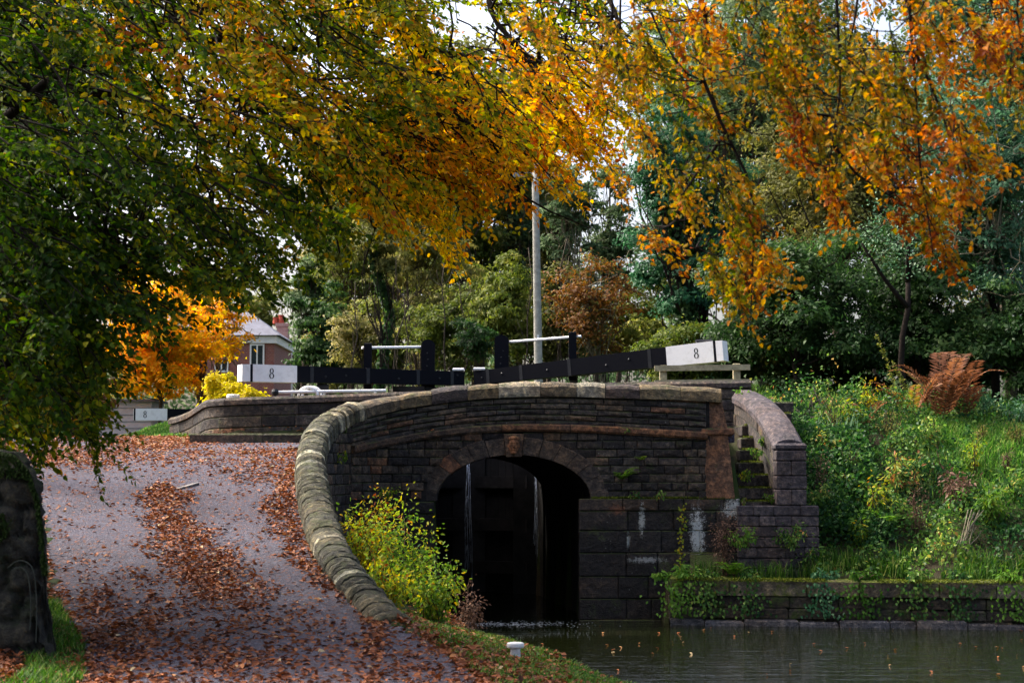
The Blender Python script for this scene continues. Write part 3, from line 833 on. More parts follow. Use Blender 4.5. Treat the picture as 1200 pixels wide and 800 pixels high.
for s in ssx:
    (o, _), (i_, _) = fat(s, .0), fat(s, -.36)
    x_ = o[0]; zb_ = 2.2 if abs(x_) > 1.6 else 2.75
    vs += [(o[0], o[1], zb_), (o[0], o[1], ftop(s) - .12), (i_[0], i_[1], ftop(s) - .12), (i_[0], i_[1], zb_)]
for k in range(len(ssx) - 1):
    for e in range(4):
        e2 = (e + 1) % 4; fcs.append((k * 4 + e, k * 4 + e2, k * 4 + 4 + e2, k * 4 + 4 + e))
fcs += [(3, 2, 1, 0), tuple((len(ssx) - 1) * 4 + k for k in range(4))]
fcore.add(vs, fcs); fcore.build('wall_core', M['mortar'], bridge)
for r in range(5):
    s = 0
    while s < SF - .02:
        s1 = min(s + random.uniform(.45, .9), SF)
        if SF - s1 < .2: s1 = SF
        a, b_ = s + .005, s1 - .005; s = s1
        n = 3; d = .03 + random.uniform(0, .015); vs = []; fcs = []
        for i in range(n + 1):
            sv = a + (b_ - a) * i / n
            zt = ftop(sv) - .14; z0 = zt - (r + 1) * .205 + .004; z1 = zt - r * .205 - .004
            for (o, z) in ((-.05, z0), (d - .012, z0), (d, z0 + .015), (d, z1 - .015), (d - .012, z1), (-.05, z1)):
                q, _ = fat(sv, o); vs.append((q[0], q[1], z))
        for i in range(n):
            for e in range(6):
                e2 = (e + 1) % 6; fcs.append((i * 6 + e, i * 6 + e2, i * 6 + 6 + e2, i * 6 + 6 + e))
        fcs += [tuple(range(5, -1, -1)), tuple(n * 6 + k for k in range(6))]
        far.add(vs, fcs)
far.build('rear_parapet', M['grit'], bridge)
s = 0
while s < SF - .02:
    s1 = min(s + random.uniform(.8, 1.3), SF)
    if SF - s1 < .3: s1 = SF
    a, b_ = s + .004, s1 - .004; s = s1; n = 4; vs = []; fcs = []
    for i in range(n + 1):
        sv = a + (b_ - a) * i / n; zt = ftop(sv)
        for (o, z) in ((-.4, zt - .13), (.07, zt - .13), (.075, zt - .05), (.03, zt), (-.36, zt), (-.41, zt - .05)):
            q, _ = fat(sv, o); vs.append((q[0], q[1], z))
    for i in range(n):
        for e in range(6):
            e2 = (e + 1) % 6; fcs.append((i * 6 + e, i * 6 + e2, i * 6 + 6 + e2, i * 6 + 6 + e))
    fcs += [tuple(range(5, -1, -1)), tuple(n * 6 + k for k in range(6))]
    fcop.add(vs, fcs)
M['rearcoping'] = stone_mat('dark coping stone', [(0, (.07, .06, .06)), (1, (.13, .11, .1))], lichen=.4, topmoss=.2)
fcop.build('coping', M['rearcoping'], bridge)
bs = MB()
for x0, x1 in ((-5.75, -4.45), (-4.44, -3.3), (-3.29, -2.2)):
    bs.box(((x0 + x1) / 2, 30.72, float(zpath(30.6)) + .06), (x1 - x0, .5, .26), bev=.03)
bs.build('base_step', M['step'], bridge)

# ================================================================== STEPS
steps = empty('stone_steps', (4.1, 28.1, 1.7), 'narrow flight of worn stone steps with weeds between bridge end pier and curved wall', 'steps')
for i in range(9):
    sb = MB(); y = 28.1 + .29 * i; x0 = 3.66 + .06 * i; x1 = 4.34 + .085 * i; z1 = 1.72 + .215 * (i + 1)
    xm = (x0 + x1) / 2 + random.uniform(-.1, .1)
    for (a, b_) in ((x0, xm - .004), (xm + .004, x1)):
        sb.box(((a + b_) / 2, y + .25, z1 - .1 + random.uniform(-.008, .008)), (b_ - a, .5, .2), bev=.022)
    sb.build('step', M['step'], steps)
cw = empty('curved_wall', (4.6, 28.2, .7), 'stone wall curving up beside the steps under a rounded purple grey coping', 'wall')
# curved wall plan
CWP = [P(925, 523, 28.15), P(918, 508, 28.5), P(910, 494, 28.95), P(899, 481, 29.5), P(887, 471, 30.05), P(874, 464, 30.6)]
cp, cs = resample(CWP, .05)
def cat(s): return np.array([np.interp(s, cs, cp[:, k]) for k in range(3)])
def cnorm(s):
    d = cat(min(s + .05, cs[-1])) - cat(max(s - .05, 0)); d = d[:2] / np.linalg.norm(d[:2]); return np.array([-d[1], d[0]])
def csweep(mb, sA, sB, prof, zoff, tint=None, n=5):
    vs = []; fs = []; m_ = len(prof)
    for i in range(n + 1):
        sv = sA + (sB - sA) * i / n; c = cat(sv); nn = cnorm(sv)
        for (o, z) in prof: vs.append((c[0] + nn[0] * o, c[1] + nn[1] * o, (c[2] + zoff + z)))
    for i in range(n):
        for e in range(m_):
            e2 = (e + 1) % m_; fs.append((i * m_ + e, i * m_ + e2, i * m_ + m_ + e2, i * m_ + m_ + e))
    fs += [tuple(range(m_ - 1, -1, -1)), tuple(n * m_ + k for k in range(m_))]
    mb.add(vs, fs, tint)
cc_ = MB(); s = 0
hp = [(-.26, -.02), (.26, -.02), (.27, .07), (.2, .17), (.08, .21), (-.08, .21), (-.2, .17), (-.27, .07)]
while s < cs[-1] - .05:
    s1 = min(s + random.uniform(.5, .75), cs[-1]); csweep(cc_, s + .004, s1 - .004, hp, -.1); s = s1
cc_.build('coping', M['purplecoping'], cw)
cb = MB(); csweep(cb, .02, cs[-1], [(-.2, -2.2), (.2, -2.2), (.2, -.1), (-.2, -.1)], 0, .3, 20)
cb.build('wall_core', M['mortar'], cw)
cbl = MB()
for r in range(9):
    s = 0
    while s < cs[-1] - .05:
        s1 = min(s + random.uniform(.3, .6), cs[-1])
        for sd in (-1, 1):
            d = .215 + random.uniform(0, .02)
            csweep(cbl, s + .005, s1 - .005, [(sd * .15, -.12 - (r + 1) * .2 + .006), (sd * d, -.12 - (r + 1) * .2 + .006), (sd * d, -.12 - r * .2 - .006), (sd * .15, -.12 - r * .2 - .006)][::sd], 0, None, 2)
        s = s1
cbl.build('wall_face', M['grit'], cw)
# end pier of the curved wall
pe = MB()
z = 2.76
M['purple'] = stone_mat('purple grey stone', [(0, (.06, .05, .058)), (.6, (.1, .085, .095)), (1, (.15, .12, .125))], lichen=.3)
k = 0
for h in (.17, .24, .22, .26):
    if k % 2: 
        pe.box((4.42, 28.02, z - h / 2), (.235, .4, h - .008), bev=.015); pe.box((4.665, 28.02, z - h / 2), (.235, .4, h - .008), bev=.015)
    else: pe.box((4.545, 28.02, z - h / 2), (.49, .4, h - .008), bev=.015)
    z -= h; k += 1
for r in range(7):
    x = 3.66
    while x < 4.95:
        x1 = min(x + random.uniform(.22, .5), 4.98)
        pe.box(((x + x1) / 2, 28.0 + random.uniform(0, .02), z - .085), (x1 - x - .008, .4, .162), bev=.014); x = x1
    z -= .17
pe.build('end_pier', M['purple'], cw)
pcap = MB(); pcap.box((4.545, 28.06, 2.82), (.51, .46, .12), bev=.035, tint=.4); pcap.build('pier_cap', M['purplecoping'], cw)

# ================================================================== CANAL WALL (right)
cwall = empty('canal_wall', (5, 27, 0), 'low mossy stone wall along the water under the overgrown bank', 'wall')
def ywr(x): return float(yright(x))
def course(mb, zb, zt, off, lo, hi, depth, jz=0., tintf=None, x0=2.5, x1=22):
    x = x0
    while x < x1:
        xe = x + random.uniform(lo, hi)
        y0, y1 = ywr(x) - off, ywr(xe) - off; d = random.uniform(0, depth); j0 = random.uniform(-jz, jz); e = .03
        a, b_ = x + .008, xe - .008
        vs = [(a, y0 + depth + .35, zb), (b_, y1 + depth + .35, zb), (b_, y1 - d, zb), (a, y0 - d, zb)]
        tp = [(a, y0 + depth + .35, zt + j0), (b_, y1 + depth + .35, zt + j0), (b_ - e, y1 - d + e, zt + j0), (a + e, y0 - d + e, zt + j0)]
        md = [(a, y0 + depth + .35, zt + j0 - e), (b_, y1 + depth + .35, zt + j0 - e), (b_, y1 - d, zt + j0 - e), (a, y0 - d, zt + j0 - e)]
        v_ = vs + md + tp
        fs = [(0, 1, 2, 3)] if False else [(3, 2, 1, 0)]
        for k in range(2):
            for i_ in range(4):
                i2 = (i_ + 1) % 4; fs.append((k * 4 + i_, k * 4 + i2, k * 4 + 4 + i2, k * 4 + 4 + i_))
        fs.append((8, 9, 10, 11))
        mb.add(v_, fs, None if tintf is None else tintf()); x = xe
c1 = MB(); course(c1, .47, .74, .02, .7, 1.25, .06, .02); c1.build('coping', M['mossy'], cwall)
M['canalstone'] = stone_mat('dark mossy wall stone', [(0, (.035, .03, .025)), (1, (.1, .085, .068))], moss=.36, mosscol=(.05, .075, .012), lichen=.2)
c2 = MB(); course(c2, .29, .46, .0, .3, .8, .07, .012); course(c2, .12, .28, .01, .35, .9, .07, .012); course(c2, -.9, .115, -.04, .5, 1.0, .05); c2.build('wall_face', M['canalstone'], cwall)
M['wetstone'] = stone_mat('wet blue grey stone', [(0, (.05, .05, .058)), (1, (.13, .13, .15))], lichen=.1, wet=.5, rough=.6)
c3 = MB(); course(c3, -.1, .1, .1, .3, .85, .1, .03); c3.build('footing_stones', M['wetstone'], cwall)

# ================================================================== LEFT FOREGROUND WALL
lw = empty('stone_wall', (-4.6, 15.2, .8), 'dark damp mossy wall end with rounded top at the left edge of the path', 'wall')
lm = MB()
prof = [(-3.88, .55), (-3.9, .9), (-3.955, 1.36), (-3.99, 1.94), (-4.03, 2.23), (-4.12, 2.47), (-4.24, 2.59), (-4.6, 2.68), (-6, 2.75), (-9.5, 2.9)]
vs = []; fs = []; pr = []
for i in range(len(prof) - 1):
    for t in np.linspace(0, 1, 9, endpoint=False): pr.append((np.array(prof[i]) * (1 - t) + np.array(prof[i + 1]) * t))
pr.append(np.array(prof[-1])); pr = np.array(pr); m_ = len(pr)
ys = np.linspace(14.6, 16.8, 26)
for y in ys:
    for (x, z) in pr: vs.append((x - .32 * (y - 14.6) - .3 * max(0, .12 - (y - 14.6)), y, z - .25 * max(0, .12 - (y - 14.6))))
vs = np.array(vs)
disp = vnoise(vs, .3) * .035 + vnoise(vs, .1) * .02
row = vs[:, 2] / .25 + .12 * vnoise(vs, .5); gz = np.abs((row % 1) - .5) * 2
disp -= np.where(gz > .86, .03, 0)
vs[:, 0] += disp; vs[:, 2] += disp * .4
for i in range(len(ys) - 1):
    for k in range(m_ - 1): fs.append((i * m_ + k, i * m_ + k + 1, (i + 1) * m_ + k + 1, (i + 1) * m_ + k))
lm.add(vs, fs, .4)
# front face: coursed uneven stone as one displaced sheet
nx_, nz_ = 120, 52
def xr_at(z): return float(np.interp(z, [p_[1] for p_ in prof], [p_[0] for p_ in prof]))
fv = []; ff = []
for j in range(nz_):
    for i in range(nx_):
        u = (i / (nx_ - 1)) ** 1.6; x = -3.85 - u * 5.6
        zt = float(np.interp(-x, [-p_[0] for p_ in prof], [p_[1] for p_ in prof])) if x < -3.885 else .6
        z = .45 + (zt - .45) * j / (nz_ - 1); x = min(x, xr_at(z) + .01)
        fv.append((x, 14.62, z))
fv = np.array(fv)
r_ = np.floor(fv[:, 2] / .24 + .1 * vnoise(fv, .7)); gz = np.abs(((fv[:, 2] / .24 + .1 * vnoise(fv, .7)) % 1) - .5) * 2
gx_ = np.abs(((fv[:, 0] / .42 + r_ * .37 + .15 * vnoise(fv, .4)) % 1) - .5) * 2
fv[:, 1] += np.where((gz > .84) | (gx_ > .9), .05, 0) - .04 * vnoise(fv, .2) - .02 * vnoise(fv, .07) + .1 * np.clip((fv[:, 0] + 4.1) / .2, 0, 1) ** 2
for j in range(nz_ - 1):
    for i in range(nx_ - 1):
        a = j * nx_ + i; ff.append((a + 1, a, a + nx_, a + nx_ + 1))
lm.add(fv, ff, .5)
lm.build('wall_body', M['darkmoss'], lw, True)
for pl in ([(9, 665), (20, 657), (31, 658), (39, 668), (42, 690), (43, 720), (42, 752)], [(14, 668), (23, 664), (31, 670), (35, 688), (36, 715), (35, 738)]):
    lg = MB(); q, _ = resample([P(px, py, 14.5) for px, py in pl], .04); lg.tube(list(q), .0045, 5); 
    M.setdefault('palestem', simple_mat('pale dry stem', (.05, .056, .045), .8)); lg.build('pale_stem', M['palestem'], lw)
# ================================================================== LOCK GATES
def lerp(a, b, t): return np.array(a) * (1 - t) + np.array(b) * t

def numeral(name, c, right, up, h, mat, parent):
    """a painted 8: two stacked rings with thick sides, as a thin raised sheet"""
    mb = MB(); right = unit(np.array(right, float)); up = unit(np.array(up, float)); n = unit(np.cross(right, up))
    for (cy, ry, rx, ts, tt) in ((.25, .25, .21, .115, .05), (-.235, .265, .25, .125, .05)):
        vs = []; fs = []; K = 22
        for k in range(K):
            th = 2 * math.pi * k / K
            for (ax_, ay_) in ((rx, ry), (rx - ts, ry - tt)):
                vs.append(np.array(c) + (right * math.cos(th) * ax_ + up * (cy + math.sin(th) * ay_)) * h + n * .004)
        for k in range(K):
            k2 = (k + 1) % K; fs.append((k * 2, k2 * 2, k2 * 2 + 1, k * 2 + 1))
        mb.add(vs, fs)
    return mb.build(name, mat, parent)

def lock_gate(A, B, hA, hB, f_white, f_stripe, heel_t, num_t, label, group, zb=-.9, leaf=True, w=.28, split=.0):
    A = np.array(A); B = np.array(B)
    root = empty('lock_gate', lerp(A, B, heel_t) * [1, 1, 0] + [0, 0, zb], label, 'lock gate', group)
    H_ = lambda t: hA + (hB - hA) * t
    mb = MB(); mb.beam(A, lerp(A, B, f_white), w, hA, H_(f_white))
    beam = mb.build('balance_beam', M['black'], root)
    mb = MB(); mb.beam(lerp(A, B, f_white + .0005), lerp(A, B, f_stripe), w + .006, H_(f_white) + .006, H_(f_stripe) + .006)
    wp = mb.build('white_end', M['white'], beam)
    Ls = np.linalg.norm(B - A)
    t1 = f_stripe + .05 / Ls
    mb = MB(); mb.beam(lerp(A, B, f_stripe + .0003), lerp(A, B, t1), w + .004, H_(f_stripe) + .003, H_(t1) + .003); mb.build('black_band', M['black'], beam)
    mb = MB(); mb.beam(lerp(A, B, t1 + .0003), B, w + .002, H_(t1), H_(1) * .96); mb.build('end_cap', M['white'], beam)
    d = unit(B - A)
    side = unit(np.cross(d, [0, 0, 1.])); side = side if side[1] < 0 else -side
    up = unit(np.cross(side, d)); up = up if up[2] > 0 else -up
    r = np.cross(up, side); r = r if r[0] > 0 else -r
    numeral('numeral', lerp(A, B, num_t) + side * (w / 2 + .0035), r, up, .2, M['iron'], beam)
    if leaf:
        Hh = lerp(A, B, heel_t)
        ztop = min(A[2], Hh[2]) - max(hA, hB) / 2 - .02
        q0 = np.array([A[0], A[1], 0]); q1 = np.array([Hh[0], Hh[1], 0])
        mb = MB(); Lw = np.linalg.norm(q1 - q0); npl = 7
        for k in range(npl):
            p0 = lerp(q0, q1, (k + .02) / npl); p1 = lerp(q0, q1, (k + .98) / npl)
            mb.beam(np.r_[p0[:2], (zb + ztop) / 2] + [0, .03, 0], np.r_[p1[:2], (zb + ztop) / 2] + [0, .03, 0], .06, ztop - zb)
        mb.build('planking', M['gatewood'], root)
        for z in (.5, 1.35, 2.2, 3.05):
            mb = MB(); mb.beam(np.r_[q0[:2], z] + [0, -.09, 0], np.r_[q1[:2], z] + [0, -.09, 0], .16, .24); mb.build('rail', M['gatewood'], root)
        for q, wd_ in ((q0, .34), (q1, .62)):
            mb = MB(); mb.box((q[0], q[1] - .02, (zb + ztop) / 2), (wd_, .24, ztop - zb)); mb.build('gate_post', M['gatewood'], root)
    return root, beam

LA, LB = P(541, 443.5, 34.8), P(281, 437, 32.6)
RA, RB = P(559, 443, 34.8), P(850, 411, 32.4)
gl, beaml = lock_gate(LA, LB, .27, .335, .765, .955, .25, .875, 'lower lock gate whose long black balance beam ends white at the left, numbered 8', 'pair of lower lock gates')
gr, beamr = lock_gate(RA, RB, .27, .40, .785, .965, .22, .9, 'lower lock gate whose black balance beam rises to a white end beside the wooden fence', 'pair of lower lock gates')
# upper gate, far
lock_gate(P(262, 486, 50), P(156.5, 485.5, 49.6), .33, .34, .625, .975, .05, .87, 'far upper lock gate with a short white ended balance beam low over the grass', None, zb=1.6, leaf=False)
# paddle posts and handrails on the lower gates
def on_beam(A, B, px):
    ts = np.linspace(0, 1, 400); X = [lerp(A, B, t) for t in ts]
    pxs = [600 + F * x[0] / x[1] for x in X]
    return X[int(np.argmin(np.abs(np.array(pxs) - px)))]
def post(parent, A, B, px, ytop, wpx, name, rounded, dep=.12):
    c = on_beam(A, B, px) + np.array([0, .24, 0]); top = P(px, ytop, c[1])[2]; w = wpx / F * c[1]
    mb = MB(); zb = c[2] - .25
    if not rounded: mb.box((c[0], c[1], (zb + top) / 2), (w, dep, top - zb), bev=.012)
    else:
        K = 10; pts = [(-w / 2, zb), (w / 2, zb)] + [(math.cos(math.pi * k / K) * w / 2, top - w / 2 * .8 + math.sin(math.pi * k / K) * w / 2 * .8) for k in range(K + 1)]
        n = len(pts); vs = [(c[0] + x, c[1] - dep / 2, z) for x, z in pts] + [(c[0] + x, c[1] + dep / 2, z) for x, z in pts]
        fs = [tuple(range(n)), tuple(range(2 * n - 1, n - 1, -1))] + [(k, n + k, n + (k + 1) % n, (k + 1) % n) for k in range(n)]
        mb.add(vs, fs)
    o = mb.build(name, M['black'], parent); return c, o
def bolts(parent, c, n=3):
    for k in range(n):
        mb = MB(); mb.lathe((c[0] + random.uniform(-.04, .04), c[1] - .075, c[2] + .25 + .13 * k), [(.012, -.012), (.016, 0), (.012, .012)], 8); mb.build('bolt_head', M['iron'], parent)
ca, _ = post(gl, LA, LB, 429.5, 402, 9, 'handrail_post', False)
cb_, o = post(gl, LA, LB, 500.5, 398, 16, 'paddle_post', True, .16); bolts(o, cb_)
cc, o = post(gr, RA, RB, 588, 392.5, 17, 'paddle_post', True, .16); bolts(o, cc)
cd, _ = post(gr, RA, RB, 671.5, 389, 9, 'handrail_post', False)
def rail(parent, px0, y0, px1, y1, ca_, cb2):
    mb = MB(); p0 = P(px0, y0, ca_[1]); p1 = P(px1, y1, cb2[1]); mb.tube([p0, p1], .028, 8); mb.build('handrail', M['white'], parent)
rail(gl, 424, 407.5, 494, 406.5, ca + [0, -.0, 0], cb_); rail(gr, 596, 400.5, 681, 394, cc, cd)
for (root, px, A, B) in ((gl, 537.5, LA, LB), (gr, 562, RA, RB)):
    c = on_beam(A, B, px); mb = MB(); mb.box((c[0], c[1] - .02, c[2] + .175), (.24, .34, .06), bev=.015); mb.build('mitre_cap', M['white'], root)
mb = MB(); c = on_beam(RA, RB, 826); mb.box((c[0], c[1], c[2] + .235), (.34, .06, .05), bev=.02); mb.box((c[0] - .12, c[1], c[2] + .2), (.04, .05, .05)); mb.box((c[0] + .12, c[1], c[2] + .2), (.04, .05, .05))
mb.build('beam_handle', M['iron'], gr)
# iron straps and bolt heads on the beams
for (root, beam, A, B, ts, hA_, hB_) in ((gl, beaml, LA, LB, (.06, .22, .45, .7), .27, .335), (gr, beamr, RA, RB, (.06, .2, .4, .72), .27, .40)):
    d = unit(B - A)
    for t in ts:
        hh = hA_ + (hB_ - hA_) * t; mb = MB(); c = lerp(A, B, t); mb.beam(c - d * .035, c + d * .035, .29, hh + .012); mb.build('iron_strap', M['iron'], beam)
    side = unit(np.cross(d, [0, 0, 1.])); side = side if side[1] < 0 else -side
    for t in (.035, .12, .31, .55, .64):
        mb = MB(); c = lerp(A, B, t) + side * .142 + np.array([0, 0, random.uniform(-.06, .06)]); ell_pts = [c + side * .015]
        mb.tube([c - side * .01, c + side * .012, c + side * .018], [.022, .022, .012], 8); mb.build('bolt_head', M['iron'], beam)
# lock chamber walls
for sgn, lab in ((-1, 'left'), (1, 'right')):
    mb = MB()
    for z0, z1 in ((-.9, .3), (.304, 1.2), (1.204, 2.1), (2.104, 3.0), (3.004, 3.42)):
        y = 33.25
        while y < 54:
            ye = y + random.uniform(.7, 1.3); xa, xb = float(xlock(y)) + sgn * 1.24, float(xlock(ye)) + sgn * 1.24; th = sgn * .8
            if z0 > 3: th = sgn * .7
            mb.hexa([(xa, y + .004, z0), (xb, ye - .004, z0), (xb + th, ye - .004, z0), (xa + th, y + .004, z0), (xa, y + .004, z1), (xb, ye - .004, z1), (xb + th, ye - .004, z1), (xa + th, y + .004, z1)]); y = ye
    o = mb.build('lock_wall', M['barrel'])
    tag(o, 'stone side wall of the lock chamber behind the gate with the %s' % ('long level beam' if sgn < 0 else 'beam rising toward the fence'), 'wall', 'lock chamber walls')
# water leaking through the gates
m, nt, out = mat_new('falling water'); g = NT(nt); p = g.pos()
mp = g.n('ShaderNodeMapping'); mp.inputs['Scale'].default_value = (22, 22, 2.2); g.l(p, mp.inputs['Vector'])
nz = g.noise(mp.outputs[0], 1.6, 5, .7)
b = g.n('ShaderNodeBsdfPrincipled'); b.inputs['Base Color'].default_value = (.75, .85, 1., 1); b.inputs['Roughness'].default_value = .25
tr = g.n('ShaderNodeBsdfTransparent'); mx = g.n('ShaderNodeMixShader'); g.l(g.mapr(nz, .38, .55, .15, .95), mx.inputs[0])
g.l(tr.outputs[0], mx.inputs[1]); g.l(b.outputs[0], mx.inputs[2]); g.l(mx.outputs[0], out.inputs[0]); M['fall'] = m
def trickle(px, y0, y1, Y, w, label, ns=6):
    mb = MB()
    for j in range(ns):
        pts = []; n = 30; ph = random.uniform(0, 6); off = (j - (ns - 1) / 2) * w; yb = y0 + random.uniform(0, .3) * (y1 - y0) * (j % 2); ye = y0 + (y1 - y0) * random.uniform(.7, 1)
        for k in range(n + 1):
            u = k / n; pts.append(P(px + off * (.5 + .7 * u) + .5 * math.sin(u * 7 + ph) + random.uniform(-.15, .15), yb + (ye - yb) * u, Y - .25 * math.sqrt(u)))
        mb.tube(pts, [.0055 * w ** .5 * (.6 + .5 * math.sin(k * .5 + ph) ** 2) * (1 - .5 * k / n) for k in range(n + 1)], 6)
    o = mb.build('water_trickle', M['fall'], None, True); tag(o, label, 'waterfall', 'leaks through the lock gates'); return o
trickle(549, 541, 705, 34.05, 1.6, 'bright white trickle of leaking water falling down the left side of the dark arch')
trickle(628, 548, 655, 34.0, .8, 'faint thin trickle of water falling down the right half of the dark arch')
# foam where the leak meets the water
fo = Leaves(); n = 500
c0 = P(600, 733, 27.4); xs_ = rng.normal(0, .55, n); ys_ = rng.normal(0, .22, n)
fo.add(np.stack([c0[0] - .1 + xs_, c0[1] - .1 + ys_ * (1 + .4 * xs_), np.full(n, .012)], 1), np.c_[rdir(n)[:, :2] + 1e-3, np.zeros(n)], np.tile([0, 0, 1.], (n, 1)), .04, .02, rng.random(n))
M['foam'] = simple_mat('white foam', (.5, .55, .6), .5)
o = fo.build('foam', M['foam']); tag(o, 'white foam drifting on the dark water at the mouth of the arch', 'foam', kind='stuff')

# ================================================================== LOCKSIDE FURNITURE
def bollard(name, base, h, r, label, parent=None, group='white mooring bollards'):
    root = empty(name, base, label, 'bollard', group)
    mb = MB(); mb.lathe(base, [(r * .62, -.1), (r * .6, h * .1), (r * .56, h * .55), (r * .6, h * .66)], 20); mb.build('post', M['wornwhite'], root, True)
    mb = MB(); mb.lathe(base, [(r * .62, h * .66 + .002), (r * .95, h * .72), (r, h * .8), (r * .98, h * .95), (r * .85, h), (r * .3, h * 1.01)], 20); mb.build('cap', M['wornwhite'], root)
b0 = P(604, 776, 17.3); bollard('mooring_bollard', b0 + np.array([0, 0, .03]), .17, .088, 'small white mooring bollard standing in the grass at the edge of the towpath')
b1 = P(273, 480, 33.2); bollard('mooring_bollard', b1, .3, .13, 'white bollard top showing behind the rear parapet below the white beam end')
b2 = P(234, 496, 42); bollard('mooring_bollard', b2, .34, .16, 'white bollard beside the far balance beam at the left end of the rear parapet')
# white ladder hoops and low rail behind the rear parapet
lad = empty('lock_ladder', P(363, 470, 32.6), 'white painted pair of lock ladder hoops rising over the rear parapet', 'ladder')
for dx in (0, 4.5):
    mb = MB(); pts = [P(350 + dx, 470, 32.6)] + [P(361 + dx - 11 * math.cos(t), 463 - 9.5 * math.sin(t), 32.6 + dx * .06) for t in np.linspace(0, math.pi, 12)] + [P(372 + dx, 470, 32.6)]
    mb.tube(pts, .03, 8); mb.build('hoop', M['white'], lad, True)
rl = empty('low_rail', P(322, 470, 32.3), 'low white rail with a black knob end behind the rear parapet', 'rail')
mb = MB(); mb.tube([P(326, 459.5, 32.3), P(452, 457.5, 33.2)], .03, 8); mb.build('bar', M['white'], rl)
for px in (380, 440):
    mb = MB(); q = P(px, 459, 32.7); mb.tube([q, q - [0, 0, .6]], .025, 8); mb.build('post', M['white'], rl)
mb = MB(); q = P(322.5, 459.5, 32.3); mb.lathe(q - [0, 0, .06], [(.03, -.5), (.03, 0), (.07, .02), (.075, .07), (.05, .12)], 12); mb.build('knob', M['iron'], rl)
mb = MB(); q = P(379, 456, 33.4); mb.box((q[0], q[1], q[2] - .25), (.2, .16, .7), bev=.02); o = mb.build('paddle_stand', M['iron']); tag(o, 'black iron paddle stand under the long level balance beam', 'paddle gear')
# timber fence by the right beam
wf = empty('wooden_fence', P(777, 470, 32.2), 'pale weathered wooden post and rail fence under the right balance beam end', 'fence')
for px, yt in ((777, 428), (863, 426)):
    mb = MB(); q = P(px, yt, 32.0); mb.box((q[0], q[1], q[2] - .55), (.13, .12, 1.1), bev=.012); mb.build('post', M['timber'], wf)
for y in (430.5, 447.5):
    mb = MB(); mb.beam(P(767, y + 1, 31.92), P(879, y - .3, 31.92), .05, .105); mb.build('rail', M['timber'], wf)
# utility pole
up = empty('utility_pole', P(632, 520, 40), 'tall pale grey wooden pole standing behind the lock gates', 'pole')
mb = MB(); a, b_ = P(632.3, 515, 40), P(627, 190, 40)
mb.tube([lerp(a, b_, t) for t in np.linspace(0, 1, 8)], [.105 - .025 * t for t in np.linspace(0, 1, 8)], 14); mb.build('shaft', M['polewood'], up, True)
mb = MB(); q = P(630.5, 395, 40); mb.box((q[0], q[1] - .1, q[2]), (.05, .02, .09)); mb.build('plate', M['white'], up)
mb = MB(); mb.box(P(627, 205, 40), (1.1, .09, .1)); mb.build('crossarm', M['polewood'], up)

# ================================================================== HOUSES
def brickmat(name, c1, c2, mort, sc):
    m, nt, out = mat_new(name); g = NT(nt); p = g.pos()
    cx = g.n('ShaderNodeSeparateXYZ'); g.l(p, cx.inputs[0]); cm_ = g.n('ShaderNodeCombineXYZ'); g.l(g.math('ADD', cx.outputs[0], cx.outputs[1]), cm_.inputs[0]); g.l(cx.outputs[2], cm_.inputs[1])
    bt = g.n('ShaderNodeTexBrick'); bt.inputs['Scale'].default_value = sc; g.l(cm_.outputs[0], bt.inputs['Vector'])
    bt.inputs['Color1'].default_value = (*c1, 1); bt.inputs['Color2'].default_value = (*c2, 1); bt.inputs['Mortar'].default_value = (*mort, 1); bt.inputs['Mortar Size'].default_value = .012
    b = g.n('ShaderNodeBsdfPrincipled'); g.l(bt.outputs[0], b.inputs['Base Color']); b.inputs['Roughness'].default_value = .85; g.l(b.outputs[0], out.inputs[0]); return m
M['brick'] = brickmat('red brick', (.22, .07, .055), (.3, .1, .075), (.3, .27, .25), 3.)
M['brickpale'] = brickmat('pale pink brick', (.42, .2, .17), (.5, .27, .22), (.45, .4, .38), 3.)
M['slate'] = simple_mat('blue grey slate', (.12, .125, .16), .6, nscale=3, var=.25)
M['pot'] = simple_mat('red clay pot', (.42, .09, .06), .8)
M['glass'] = simple_mat('dark window glass', (.03, .045, .05), .08)
hs = empty('brick_house', P(270, 500, 79), 'red brick house with a grey slate hipped roof and white eaves behind the trees', 'house')
x0, x1, yA, yB = P(236, 450, 78)[0], P(321, 450, 78)[0], 78.0, 84.0
ze = P(300, 393, 78)[2]; zg = 3.2
mb = MB(); mb.hexa([(x0, yA, zg), (x1, yA, zg), (x1, yB, zg), (x0, yB, zg), (x0, yA, ze - .25), (x1, yA, ze - .25), (x1, yB, ze - .25), (x0, yB, ze - .25)]); mb.build('wall', M['brick'], hs)
mb = MB(); mb.hexa([(x0 - .12, yA - .12, ze - .36), (x1 + .12, yA - .12, ze - .36), (x1 + .12, yB + .12, ze - .36), (x0 - .12, yB + .12, ze - .36), (x0 - .12, yA - .12, ze - .03), (x1 + .12, yA - .12, ze - .03), (x1 + .12, yB + .12, ze - .03), (x0 - .12, yB + .12, ze - .03)]); mb.build('eaves_board', M['white'], hs)
mb = MB(); e = .28; zr = ze + 1.35; v8 = [(x0 - e, yA - e, ze), (x1 + e, yA - e, ze), (x1 + e, yB + e, ze), (x0 - e, yB + e, ze), (x0 + .6, (yA + yB) / 2, zr), (x1 - 1.6, (yA + yB) / 2, zr)]
mb.add(v8, [(0, 1, 5, 4), (1, 2, 5), (2, 3, 4, 5), (3, 0, 4), (3, 2, 1, 0)]); roof = mb.build('roof', M['slate'], hs)
